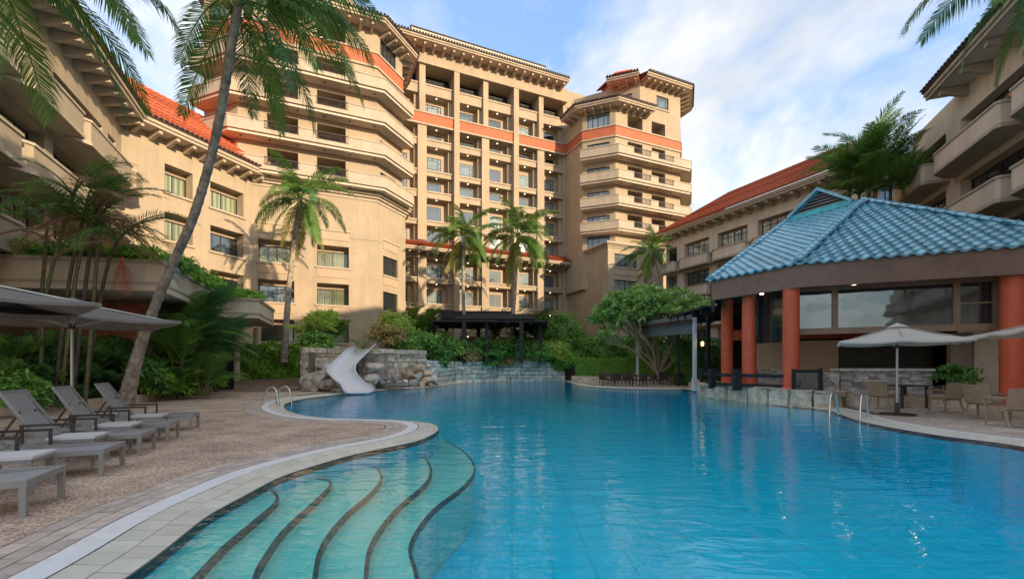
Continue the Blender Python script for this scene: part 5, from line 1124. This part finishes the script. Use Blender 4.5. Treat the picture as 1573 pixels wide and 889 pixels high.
def frond_mesh(Ln, elev, droop, n, ll, lw, hang, seed, splay=0.55, rw=0.035):
    rs = np.random.RandomState(seed); b = MB(); K = 16; pts = [Vector((0, 0, 0))]; angs = []
    for i in range(K):
        s = (i+0.5)/K; a = elev-droop*s**1.25; angs.append(a); pts.append(pts[-1]+Vector((math.cos(a), 0, math.sin(a)))*Ln/K)
    side = rs.uniform(-0.25, 0.25)
    for i, p in enumerate(pts): p.y += side*Ln*0.25*(i/K)**2
    b.tube(pts[:-1], [rw*(1-0.85*i/K) for i in range(K)], 5)
    for j in range(n):
        s = 0.16+0.84*(j+0.5)/n; f = s*K; i = min(int(f), K-1); p = pts[i].lerp(pts[i+1], f-i); d = (pts[i+1]-pts[i]).normalized(); up = Vector((-d.z, 0, d.x))
        L_ = ll*(math.sin(math.pi*min(1, 0.22+0.72*s))**0.8)*rs.uniform(0.82, 1.1)
        for sg in (-1, 1):
            if rs.rand() < 0.05: continue
            fw = splay+0.5*s+rs.uniform(-0.1, 0.1); dr = (Vector((0, sg, 0))+d*fw+up*rs.uniform(0.0, 0.35)).normalized(); h = hang*rs.uniform(0.7, 1.3)
            q = p+dr*L_*0.5-Vector((0, 0, 0.10*h*L_)); dr2 = (dr-Vector((0, 0, h))).normalized(); e = q+dr2*L_*0.5; wv = d*lw*0.5
            k = len(b.v); b.v += [tuple(p-wv*0.6), tuple(p+wv*0.6), tuple(q+wv), tuple(q-wv), tuple(e)]; b.f += [(k, k+1, k+2, k+3), (k+3, k+2, k+4)]
    return b
FM = {}
def fronds(kind, Ln, n, ll, lw, hang, elevs, droops, mats):
    L_ = []
    for i, (e, d) in enumerate(zip(elevs, droops)):
        me = frond_mesh(Ln, R(e), R(d), n, ll, lw, hang, 11*i+len(kind)).mesh('frond'); me.materials.append(mats[i % len(mats)]); L_.append((e, me))
    FM[kind] = L_
fronds('coco', 3.6, 56, 0.82, 0.065, 0.8, [68, 48, 30, 12, -8, -35, -60], [70, 85, 85, 80, 70, 50, 25], [palm_g, palm_g, palm_g, palm_d, palm_g, palm_g, palm_y])
fronds('coco_near', 4.2, 95, 0.95, 0.046, 1.15, [70, 50, 32, 14, -6, -30, -58], [80, 95, 95, 85, 70, 55, 28], [palm_g, palm_d, palm_g, palm_d, palm_g, palm_d, palm_g])
fronds('areca', 2.3, 30, 0.52, 0.05, 0.35, [82, 70, 55, 38, 18], [70, 85, 85, 75, 60], [palm_g, palm_d, palm_g, palm_g, palm_y])
fronds('areca_dark', 2.4, 34, 0.55, 0.055, 0.4, [82, 68, 52, 34, 12], [75, 90, 90, 80, 60], [palm_d, palm_d, palm_g, palm_d, palm_d])
fronds('areca_dry', 2.2, 34, 0.5, 0.03, 0.4, [60, 40, 20, -10], [80, 85, 80, 60], [palm_d, palm_dry, palm_g, palm_dry])
fronds('areca_up', 2.5, 44, 0.62, 0.05, 0.25, [86, 74, 62, 48, 32], [45, 65, 75, 80, 75], [palm_g, palm_d, palm_g, palm_d, palm_g])
fronds('areca_thin', 2.3, 34, 0.55, 0.032, 0.45, [80, 62, 45, 25, 0], [75, 85, 85, 75, 55], [palm_g, palm_d, palm_g, palm_y, palm_dry])
def fan_mesh(pet, bl, bw, elev, n, seed):
    rs = np.random.RandomState(seed); b = MB(); d = Vector((math.cos(elev), 0, math.sin(elev))); e = d*pet; b.tube([(0, 0, 0), e*0.5+Vector((0, 0, 0.03)), e], [0.014, 0.012, 0.01], 5); up = Vector((-d.z, 0, d.x)); sd = Vector((0, 1, 0))
    for i in range(n):
        a = R(-115+230*(i+0.5)/n)+rs.uniform(-0.06, 0.06); r = (d*math.cos(a)+sd*math.sin(a)+up*rs.uniform(-0.05, 0.2)).normalized(); L_ = bl*rs.uniform(0.8, 1.1)*(0.75+0.25*math.cos(a)); w = up.cross(r).normalized()*bw*0.5
        q = e+r*L_*0.55; t = e+r*L_-Vector((0, 0, L_*rs.uniform(0.08, 0.4))); k = len(b.v); b.v += [tuple(e), tuple(q+w), tuple(t), tuple(q-w)]; b.f += [(k, k+1, k+2), (k, k+2, k+3)]
    return b
FM['fan'] = []
for i, e in enumerate((80, 62, 45, 28, 8, -12)):
    me = fan_mesh(0.75, 0.62, 0.075, R(e), 17, 30+i).mesh('fan_leaf'); me.materials.append([palm_g, palm_d][i % 2]); FM['fan'].append((e, me))
FM['fan_lime'] = []
for i, e in enumerate((85, 70, 55, 38, 20)):
    me = fan_mesh(0.8, 0.85, 0.09, R(e), 22, 60+i).mesh('fan_leaf'); me.materials.append([shrub_y, palm_g][i % 2]); FM['fan_lime'].append((e, me))
def fan_palm(label, base, h, stems, n, scale, kind='fan', spread=0.6):
    T = thing('fan_palm', label, 'palm', base); base = Vector(base)
    for k in range(stems):
        a = k*2.4; r = spread*math.sqrt((k+0.5)/stems); top = base+Vector((r*math.cos(a), r*math.sin(a), h*(0.35+0.65*((k*0.618) % 1)))); b = MB(); b.tube([base+Vector((r*0.7*math.cos(a), r*0.7*math.sin(a), 0)), top], [0.03, 0.022], 6); b.build('stem', bark_d, T); add_fronds(T, kind, top, n, scale, -70)
def add_fronds(T, kind, c, n, scale=1.0, lo=-70, hi=90, skipaz=None, rs=None):
    if isinstance(n, list):
        for k, az, s in n:
            o = link(bpy.data.objects.new('frond', FM[kind][k][1])); o.parent = T; o.location = Vector(c)-OFF[T]; o.rotation_euler = (random.uniform(-0.2, 0.2), 0, R(az)); o.scale = (s*scale,)*3
        return
    rs = rs or np.random.RandomState(random.randint(0, 9999)); L_ = [x for x in FM[kind] if lo <= x[0] <= hi]
    for i in range(n):
        e, me = L_[i % len(L_)]; o = link(bpy.data.objects.new('frond', me)); o.parent = T; o.location = Vector(c)-OFF[T]
        o.rotation_euler = (rs.uniform(-0.25, 0.25), rs.uniform(-0.1, 0.1), i*2.39996+rs.uniform(-0.3, 0.3)); s = scale*rs.uniform(0.85, 1.12); o.scale = (s, s, s)
def trunk(T, pts, radii, m, rings=True, n=12):
    p = catmull(pts, 18); rr = np.interp(np.linspace(0, 1, len(p)), np.linspace(0, 1, len(radii)), radii)
    if rings: rr = [r*((1.06 if i % 3 == 0 else 0.97)+random.uniform(-0.03, 0.03)) for i, r in enumerate(rr)]
    b = MB(); b.tube(p, list(rr), n); return b.build('trunk', m, T, 60)
def palm(label, base, pts, radii, kind, nf, scale, bk=None, group=None, name='coconut_palm', nuts=0, lo=-70, hi=90):
    T = thing(name, label, 'palm', base, 0, group); trunk(T, [base]+pts, radii, bk or bark); add_fronds(T, kind, pts[-1], nf, scale, lo, hi)
    for k in range(nuts):
        a = k*2*math.pi/max(1, nuts); b = MB(); b.lathe([(0.02, -0.12), (0.09, -0.06), (0.11, 0.0), (0.08, 0.08), (0.02, 0.12)], tuple(Vector(pts[-1])+Vector((math.cos(a)*0.25, math.sin(a)*0.25, -0.25))), 10); b.build('coconut', palm_y, T, 60)
    return T
# leaning foreground palm
bp0 = Vector((-12.95, 15.0, 0.0)); ys = [14.8, 14.2, 13.5, 12.9, 12.2, 11.5, 11.0]
pp = [at(x, y, Y) for (x, y), Y in zip([(213, 540), (238, 470), (268, 400), (300, 325), (328, 225), (347, 125), (367, -2)], ys)]
palm('tall leaning coconut palm with ringed trunk beside the loungers', bp0, pp, [0.26, 0.165, 0.135, 0.125, 0.118, 0.112, 0.105, 0.10], 'coco_near', [(3, -5, .95), (4, 14, 1.0), (2, 30, .95), (5, -28, .95), (6, 70, .8), (5, 40, .85), (6, 165, .85), (4, -18, 1.0), (5, 120, .7), (1, 178, 1.0), (1, 205, 1.0), (2, 150, .9), (0, 45, 1), (0, 120, 1), (0, 250, 1), (0, 330, 1), (1, 80, 1), (1, 300, 1), (1, 20, 1), (2, 255, .9), (3, 100, .9), (2, -40, .95)], 0.92, nuts=5)
# palms whose crowns stay above the frame
palm('coconut palm rising from the planting bed behind the umbrellas', Vector((-18.5, 10.4, 0)), [Vector((-17.3, 10.0, 4)), Vector((-14.0, 9.4, 8.0)), Vector((-10.6, 9.0, 10.0))], [0.28, 0.2, 0.17, 0.15], 'coco_near', [(4, -8, 1.0), (5, 30, .9), (6, -40, .8), (5, -70, .9), (6, 110, .8), (4, 60, .9), (3, 10, 1.0), (2, 200, 1), (1, 90, 1), (1, 320, 1), (0, 0, 1), (0, 180, 1), (3, 250, 1)], 1.0)
palm('coconut palm beside the balconied shaded wing', Vector((20.8, 8.4, 0)), [Vector((19.8, 9.2, 4)), Vector((17.0, 10.6, 8)), Vector((13.5, 11.2, 11.6))], [0.28, 0.2, 0.17, 0.15], 'coco_near', [(6, 185, .8), (5, 215, .8), (6, 250, .8), (5, 150, .75), (4, 200, .8), (6, 120, .7), (3, 170, .9), (2, 10, 1), (1, 90, 1), (0, 0, 1), (0, 180, 1), (3, 300, 1), (4, 40, 1), (2, 240, .9)], 1.0)
# palms in the garden
def garden_palm(label, px, py0, crown, Y, scale, r=0.14, nf=26, kind='coco'):
    z0 = 1.6; base = atz(px, Y, z0); c = at(*crown, Y); mid = base.lerp(c, 0.5)+Vector((random.uniform(-0.2, 0.2), 0, 0)); palm(label, base, [mid, c], [r*1.5, r, r*0.85], kind, nf, scale)
garden_palm('slender coconut palm before the sunlit windows of the left block', 436, 530, (461, 305), 29.5, 1.0, 0.16, 28)
garden_palm('coconut palm left of its twin in front of the central block', 716, 480, (712, 362), 41, 1.05, 0.15, 28)
garden_palm('coconut palm behind the gazebo with pale curved trunk', 783, 480, (796, 362), 42, 1.2, 0.17, 28)
garden_palm('short palm against the shaded red roofed wing', 999, 470, (999, 388), 43, 0.86, 0.16, 22)
T = thing('palm_clump', 'feathery palm clump rising behind the blue roof', 'palm', (20.5, 27.5, 0))
for px, py, Y, sc_ in ((1335, 258, 27, 1.75), (1305, 272, 28, 1.6), (1368, 272, 27, 1.6), (1345, 295, 26.5, 1.5), (1388, 292, 26.5, 1.4), (1320, 300, 27.5, 1.4)):
    c = at(px, py, Y); trunk(T, [Vector((c.x+0.3, c.y+0.4, 0)), Vector((c.x+0.1, c.y+0.2, c.z*0.5)), c], [0.13, 0.10, 0.08], stem_g, n=8); add_fronds(T, 'areca_up', c, 13, sc_*0.85)
# thin palms standing in the bed by the canopy
tp_ = [((72, 520), (70, 460), (112, 300)), ((92, 530), (105, 440), (128, 335)), ((102, 540), (116, 430), (140, 330)), ((120, 470), (135, 410), (150, 335)), ((140, 480), (147, 420), (152, 360)), ((135, 475), (160, 430), (180, 370)), ((60, 480), (66, 430), (72, 350))]
for k, (a, b_, c) in enumerate(tp_):
    Y = 13.9+0.12*k; c3 = at(*c, Y); base = Vector((at(*a, Y).x-0.2, Y, 0.1)); T = thing('thin_palm', ['tallest thin palm', 'thin palm with pale cane', 'thin dark caned palm', 'thin straight palm', 'short thin palm', 'tilted thin palm', 'thin drooping palm'][k]+' of the clump before the cream canopy', 'palm', base, 0, 'thin palms before the cream canopy')
    trunk(T, [base, at(*b_, Y), c3], [0.06, 0.05, 0.045], bark_d if k % 2 else stem_g, n=8); add_fronds(T, ['areca_dry', 'areca_thin', 'areca_dry'][k % 3], c3, 9 if k else 6, 0.95+0.08*(k % 3))
    if k == 5:
        me = frond_mesh(1.4, R(-75), R(10), 24, 0.42, 0.018, 0.9, 5).mesh('frond'); me.materials.append(palm_red)
        for q in range(3): o = link(bpy.data.objects.new('dead_frond', me)); o.parent = T; o.location = Vector(at(188, 395, Y))-OFF[T]; o.rotation_euler = (0, 0, q*2.1); o.scale = (0.9,)*3
def areca(label, base, h, n, scale, kind='areca', canes=6, spread=0.5, name='areca_palm'):
    T = thing(name, label, 'palm', base); base = Vector(base)
    for k in range(canes):
        a = k*2.4; r = spread*math.sqrt((k+0.5)/canes); c = base+Vector((r*math.cos(a), r*math.sin(a), h*random.uniform(0.6, 1.0))); b = MB(); b.tube([base+Vector((r*0.4*math.cos(a), r*0.4*math.sin(a), 0)), c], [0.04, 0.03], 6); b.build('cane', stem_g, T); add_fronds(T, kind, c, n, scale*random.uniform(0.85, 1.1), 0)
for px, Y, z, h, sc_, k, lb in ((272, 18.5, 0.1, 2.3, 1.0, 'areca', 'large dark feathery palm beside the leaning trunk'), (302, 19.6, 0.1, 2.9, 1.1, 'areca_dark', 'large dark feathery palm in front of the canopy end'), (330, 22, 0.1, 2.2, 0.9, 'areca_dark', 'dark feathery palm beside the sign panel'), (312, 18.8, 0.1, 0.9, 0.75, 'areca', 'low bright palm along the bed kerb'),
    (640, 39, 1.7, 2.6, 1.2, 'areca', 'yellow green feathery palm left of the gazebo'), (655, 42, 1.7, 3.4, 1.2, 'areca', 'tall feathery palm behind the gazebo corner'), (668, 37, 1.7, 1.0, 0.9, 'areca', 'small feathery palm at the gazebo post'), (820, 44, 1.7, 3.6, 1.25, 'areca_dark', 'dark feathery palm beside the gazebo roof'), (845, 44, 1.7, 3.2, 1.1, 'areca', 'feathery palm before the blank tower wall'), (868, 45.5, 1.7, 2.6, 0.9, 'areca_dry', 'thin russet palm against the blank tower wall'), (760, 45, 1.7, 3.4, 1.1, 'areca', 'feathery palm rising behind the gazebo'), (612, 40, 1.7, 2.4, 0.9, 'areca', 'feathery palm at the corner of the sunlit block'), (625, 40.5, 1.7, 3.4, 1.0, 'areca', 'taller feathery palm at the corner of the sunlit block'), (798, 44.5, 1.7, 3.0, 1.0, 'areca', 'feathery palm between gazebo and twin coconut palm'),
    (1360, 24, 0.1, 2.0, 0.9, 'areca_dark', 'dark palm behind the restaurant windows'), (1100, 30, 0.1, 1.2, 0.9, 'areca_dark', 'dark palm under the pergola')):
    areca(lb, atz(px, Y, z), h, 7, sc_, k)
# cycad-like rosettes
def rosette(name, label, base, n, Ln, kind, lo=0): T = thing(name, label, 'plant', base); add_fronds(T, kind, Vector(base)+Vector((0, 0, 0.1)), n, Ln, lo); return T
rosette('cycad', 'small cycad with arching fronds above the slide', at(557, 538, 27.2), 14, 0.62, 'areca_dry', 10)
def leaves(N, pos, nrm, size, asp=0.5, up=0.2, rs=None, flat=True):
    rs = rs or np.random
    if flat:      # blades face outwards and a little upwards, as on a sheared or light-seeking surface
        nb = nrm+rs.normal(size=(N, 3))*0.38; nb[:, 2] += 0.35; nb /= np.linalg.norm(nb, axis=1)[:, None]; d = rs.normal(size=(N, 3)); d[:, 2] += up; d -= nb*((d*nb).sum(1)[:, None]-0.35); d /= np.linalg.norm(d, axis=1)[:, None]; r = nb
    else: d = nrm+rs.normal(size=(N, 3))*0.65; d[:, 2] += up; d /= np.linalg.norm(d, axis=1)[:, None]; r = rs.normal(size=(N, 3))
    s = np.cross(d, r); s /= np.maximum(np.linalg.norm(s, axis=1)[:, None], 1e-6); nn2 = np.cross(s, d); L_ = size*rs.uniform(0.6, 1.25, N)[:, None]
    a = pos; t = pos+d*L_-np.array((0, 0, 0.25))*L_*rs.uniform(0, 1, (N, 1)); m = pos+d*L_*0.5; w = s*L_*asp*0.5; f = nn2*L_*0.10
    V = np.stack([a, m+w+f, t, m-w+f], 1).reshape(-1, 3); F = np.arange(N*4).reshape(N, 4); F = np.concatenate([F[:, [0, 1, 2]], F[:, [0, 2, 3]]]); return V, F
def leaf_obj(name, VF, m, parent):
    V, F = VF; off = np.array(OFF.get(parent, Vector((0, 0, 0)))); me = bpy.data.meshes.new(name); V = V-off; me.vertices.add(len(V)); me.vertices.foreach_set('co', V.ravel().astype(np.float32))
    me.loops.add(len(F)*3); me.loops.foreach_set('vertex_index', F.ravel().astype(np.int32)); me.polygons.add(len(F)); me.polygons.foreach_set('loop_start', (np.arange(len(F))*3).astype(np.int32)); me.update(calc_edges=True); me.materials.append(m)
    o = link(bpy.data.objects.new(name, me)); o.parent = parent; OFF[o] = Vector(off); return o
def sphere_pts(N, rs): d = rs.normal(size=(N, 3)); return d/np.linalg.norm(d, axis=1)[:, None]
def blob_leaves(c, rad, N, size, rs, clumps=24, asp=0.5, low=-0.62):
    """leaves gathered in clumps over an ellipsoid"""
    c = np.array(c); rad = np.array(rad); cd = sphere_pts(clumps*3, rs); cd = cd[cd[:, 2] > low][:clumps]; cr = rs.uniform(0.18, 0.62, len(cd)); k = rs.randint(0, len(cd), N); d = sphere_pts(N, rs); d[:, 2] = np.abs(d[:, 2])*0.8+d[:, 2]*0.2
    p = c+(cd[k]*rs.uniform(0.45, 0.8, (N, 1))+d*cr[k][:, None]*rs.uniform(0.75, 1.0, (N, 1)))*rad; return leaves(N, p, d*0.8+cd[k]*0.4, size, asp, 0.15, rs)
def core(c, rad, m, T, seed):
    bm = bmesh.new(); bmesh.ops.create_icosphere(bm, subdivisions=2, radius=1); rs = np.random.RandomState(seed)
    for v in bm.verts: v.co = Vector((c[0], c[1], c[2]))+Vector((v.co.x*rad[0], v.co.y*rad[1], v.co.z*rad[2]))*rs.uniform(0.3, 0.46)-OFF[T]
    me = bpy.data.meshes.new('inner_twigs'); bm.to_mesh(me); bm.free(); me.materials.append(m); o = link(bpy.data.objects.new('inner_twigs', me)); o.parent = T
def shrub(label, c, rad, N, size, m, name='shrub', clumps=24, asp=0.5, group=None, m2=None):
    base = Vector((c[0], c[1], c[2]-rad[2]*0.7)); T = thing(name, label, 'shrub', base, 0, group); rs = np.random.RandomState(random.randint(0, 99999)); leaf_obj('foliage', blob_leaves(c, rad, N, size, rs, clumps, asp), m, T)
    if m2: leaf_obj('flowers', blob_leaves(c, [r*1.03 for r in rad], N//14, size*0.55, rs, clumps, 0.9), m2, T)
    core(c, rad, hedge_d, T, 3); return T
def hedge(label, a, b_, dep, z0, z1, N, size, m, T=None, wob=0.06, asp=0.55, name='hedge'):
    a = Vector(a); b_ = Vector(b_); f = Fr(a, b_-a); L_ = (b_-a).length; T = thing(name, label, 'hedge', f.p(L_/2, -dep/2, z0)); rs = np.random.RandomState(random.randint(0, 99999)); H = z1-z0; A = np.array([L_*dep, L_*H, dep*H, dep*H]); k = rs.choice(4, N, p=A/A.sum())
    t = rs.uniform(0, L_, N); o = rs.uniform(-dep, 0, N); z = rs.uniform(z0, z1, N); nl = np.zeros((N, 3)); z[k == 0] = z1; o[k == 1] = 0; t[k == 2] = 0; t[k == 3] = L_
    lump = wob*(np.sin(t*2.3+z*3.1)+np.sin(t*5.1-z*2.0+1.3)*0.6+np.sin(t*0.9+o*4)*0.8); d3 = np.array((f.d.x, f.d.y, 0)); n3 = np.array((f.n.x, f.n.y, 0)); z = z+(k == 0)*lump; o = o+(k == 1)*lump
    P = np.array((f.o.x, f.o.y, 0))+t[:, None]*d3+o[:, None]*n3; P[:, 2] = z; nl[k == 0] = (0, 0, 1); nl[k == 1] = n3; nl[k == 2] = -d3; nl[k == 3] = d3; P -= nl*rs.uniform(0, size*0.4, (N, 1))
    leaf_obj('foliage', leaves(N, P, nl*0.9, size, asp, 0.15, rs), m, T); c = MB(); c.fbox(f, size*0.6, L_-size*0.6, -dep+size*0.6, -size*0.75-wob, z0, z1-size*0.75-wob*1.4); c.build('inner_twigs', hedge_d, T); return T
# hedges
hedge('tall dark hedge before the red brick wall', (-24, 16.6), (-15.2, 17.2), 0.9, 0.1, 2.45, 9000, 0.11, hedge_d, wob=0.05)
hedge('dark hedge running back beside the leaning palm', (-15.25, 17.3), (-16.8, 23.2), 0.9, 0.1, 2.4, 7000, 0.11, hedge_d, wob=0.06)
hedge('bright green leafy hedge at the foot of the sunlit block', (-18.6, 29.6), (-12.75, 31.6), 1.3, 0.5, 2.75, 9000, 0.2, hedge_g, wob=0.12)
hedge('long bushy hedge above the far terrace', atz(836, 44, 0).to_2d(), atz(1068, 40.0, 0).to_2d(), 1.5, 1.5, 4.0, 11000, 0.26, shrub_g, wob=0.22)
hedge('low clipped bright green hedge behind the dark tables', atz(884, 39.3, 0).to_2d(), atz(1064, 36.0, 0).to_2d(), 1.3, 0.45, 2.0, 12000, 0.11, hedge_g, wob=0.03)
b = MB(); f = Fr(atz(878, 38.9, 0).to_2d(), atz(1066, 35.6, 0).to_2d()-atz(878, 38.9, 0).to_2d()); b.fbox(f, 0, (atz(1066, 35.6, 0).to_2d()-atz(878, 38.9, 0).to_2d()).length, -1.8, 0, 0, 0.48); tag(b.build('planter_wall', stone_m), 'low tan planter wall under the clipped hedge', 'wall')
hedge('dark hedge behind the restaurant under the pergola', (11.6, 31.5), (18.5, 30.0), 1.2, 0.0, 3.1, 7000, 0.2, hedge_d, wob=0.12)
# shrubs along the top of the walls
fan_palm('large lime fan palm above the layered wall', at(497, 533, 28.2), 1.1, 5, 12, 1.05, 'fan_lime', 0.5)
for px, py, Y, h, lb in ((12, 592, 13.5, 1.6, 'lady palm at the frame side of the planting bed'), (48, 596, 14.3, 1.8, 'lady palm behind the backs of the loungers'), (88, 596, 15.1, 1.6, 'lady palm near the umbrella pole'), (126, 600, 15.9, 1.3, 'lady palm under the thin palms'), (236, 603, 18.0, 1.3, 'lady palm beside the leaning trunk'), (70, 604, 14.2, 0.8, 'low lady palm along the bed kerb')): fan_palm(lb, atz(px, Y, 0.1), h, 8, 9, 0.8)
sh = [(485, 527, 27.2, 1.0, 0.7, shrub_g, 0.25, 'dense green shrub on the layered wall', 2000), (592, 520, 30, 1.2, 0.9, shrub_r, 0.24, 'russet leaved shrub beside the slide top', 2400), (617, 527, 31, 1.2, 1.0, shrub_g, 0.24, 'green shrub above the tan boulders', 2400), (606, 505, 33, 1.3, 1.2, shrub_y, 0.26, 'lime shrub against the sunlit corner', 2200), (645, 530, 33.5, 1.5, 1.0, shrub_g, 0.25, 'green shrub spilling over the boulder heap', 2600), (668, 548, 34.5, 1.1, 0.9, hedge_d, 0.25, 'dark shrub trailing over the pale wall end', 2200), (690, 535, 37.5, 1.5, 1.0, shrub_g, 0.26, 'green shrub below the gazebo corner', 2600), (712, 545, 38.5, 1.3, 0.8, shrub_r, 0.22, 'brown flecked shrub over the pale wall', 2200), (735, 536, 39.5, 1.5, 1.0, hedge_d, 0.26, 'dark glossy shrub before the gazebo', 2600), (765, 540, 40.5, 1.6, 1.1, shrub_g, 0.26, 'broad green shrub before the gazebo posts', 2800), (795, 535, 41, 1.5, 1.1, hedge_d, 0.26, 'deep green shrub right of the gazebo posts', 2600), (825, 540, 41.8, 1.6, 1.2, shrub_g, 0.26, 'green shrub at the end of the pale wall', 2800), (850, 545, 42, 1.6, 1.3, shrub_y, 0.28, 'lime leaved bush tumbling to the pool corner', 2800), (872, 560, 42, 1.3, 1.1, hedge_g, 0.26, 'bright bush beside the clipped hedge', 2400), (858, 512, 44, 2.4, 2.2, shrub_g, 0.22, 'rounded grey green bush before the blank wall', 5200), (885, 530, 45, 1.8, 1.1, shrub_y, 0.3, 'spiky lime bush below the frangipani', 2200), (780, 552, 41, 1.0, 0.5, shrub_r, 0.2, 'small flecked shrub hanging on the pale wall', 1400), (750, 553, 40.3, 1.0, 0.5, shrub_g, 0.2, 'small green shrub hanging on the pale wall', 1400), (1470, 578, 14.9, 0.55, 0.38, hedge_d, 0.2, 'dark foliage filling the white bowl planter', 900)]
for px, py, Y, rx, rz_, m, sz, lb, n_ in sh:
    dn = 5 if 660 < px < 850 else 0; shrub(lb, at(px, py+dn, Y-(0.35 if dn else 0)), (rx*1.05, rx*0.85, rz_*(1.2 if dn else 1.0)), int(n_*1.15), sz, m, asp=0.42)
# shrubs in the bed behind the loungers
for px, py, Y, r, m, lb in ((40, 580, 14.6, 1.1, hedge_d, 'dark leafy plant deep in the bed behind lady palms'), (30, 608, 12.2, 0.6, shrub_g, 'low green plant at the bed kerb'), (235, 592, 17.5, 0.7, hedge_g, 'low bright plant beside the leaning trunk'), (270, 596, 18.6, 0.7, hedge_g, 'low fresh green groundcover by the bed kerb'), (315, 588, 22, 0.9, hedge_g, 'low green plant at the end of the bed kerb'), (215, 575, 17.2, 0.8, hedge_d, 'dark plant behind the leaning trunk')):
    shrub(lb, at(px, py, Y), (r, r*0.8, r*0.9), 2600, 0.26, m, asp=0.28)
# planter greenery spilling over the canopy edge
for k, (x, y) in enumerate([(-19.0, 14.6), (-17.8, 14.9), (-16.6, 15.3), (-15.4, 15.6), (-14.2, 15.7), (-13.0, 15.9), (-13.0, 17.6), (-13.6, 19.2), (-14.2, 20.8), (-14.8, 22.4), (-15.3, 23.8), (-14.6, 25.2)]):
    shrub('trailing green planter plant on the canopy edge', (x-0.25, y+0.15, TZ+0.12), (0.95, 0.7, 0.42), 1300, 0.2, hedge_g if k % 3 else shrub_g, asp=0.3, group='trailing plants along the canopy edge')
# frangipani
FT = thing('frangipani_tree', 'spreading frangipani tree with pale branches above the hedge', 'tree', atz(1011, 34, 0.4)); fb = atz(1011, 34, 0.35); b = MB(); tips = []
rs = np.random.RandomState(5)
def branch(p, d, ln, r, lev):
    e = p+d*ln; mid = p.lerp(e, 0.5)+Vector(rs.normal(size=3))*0.06*ln; b.tube(catmull([p, mid, e], 3), list(np.linspace(r, r*0.72, 7)), 7)
    if lev == 0: tips.append(e); return
    for k in range(3 if lev > 1 else 2):
        az = rs.uniform(0, 6.28); nd = (d+Vector((math.cos(az), math.sin(az), rs.uniform(-0.1, 0.5)))*0.62).normalized(); branch(e, nd, ln*rs.uniform(0.62, 0.85), r*0.68, lev-1)
b.tube([fb-Vector((0, 0, 0.4)), fb+Vector((0, 0, 0.55))], [0.26, 0.2], 10)
for az, tl in ((2.9, 0.75), (2.4, 0.5), (0.4, 0.45), (1.4, 0.35), (4.0, 0.55), (5.4, 0.5), (3.3, 1.1), (6.1, 0.9)): branch(fb+Vector((0, 0, 0.45)), Vector((math.cos(az)*tl, math.sin(az)*tl, 1)).normalized(), 2.0, 0.13, 3)
b.build('trunk', bark_f, FT, 50)
cc_ = np.array(atz(1000, 35, 5.2)); extra = []
for _ in range(420):
    d = sphere_pts(1, rs)[0]; d[2] = abs(d[2])*1.0-0.12; q = cc_+d*np.array((4.9, 3.6, 2.6))*rs.uniform(0.7, 1.0)
    extra.append(Vector(q))
tips = tips+extra; V_, F_ = [], []; P_ = []; Nn = []
for t in tips:
    k = rs.randint(14, 26); d = sphere_pts(k, rs); d[:, 2] = d[:, 2]*0.6+0.35; P_.append(np.array(t)+d*0.06); Nn.append(d)
P_ = np.concatenate(P_); Nn = np.concatenate(Nn); leaf_obj('crown', leaves(len(P_), P_, Nn*1.6, 0.48, 0.34, 0.0, rs, False), frang_l, FT)
fl_t = [t for t in tips if rs.rand() < 0.35]; P_ = np.concatenate([np.array(t)+np.array((0, 0, 0.18))+rs.normal(size=(7, 3))*0.09 for t in fl_t]); leaf_obj('flowers', leaves(len(P_), P_, sphere_pts(len(P_), rs)*0.6, 0.15, 0.9, 0.6, rs), flower, FT)
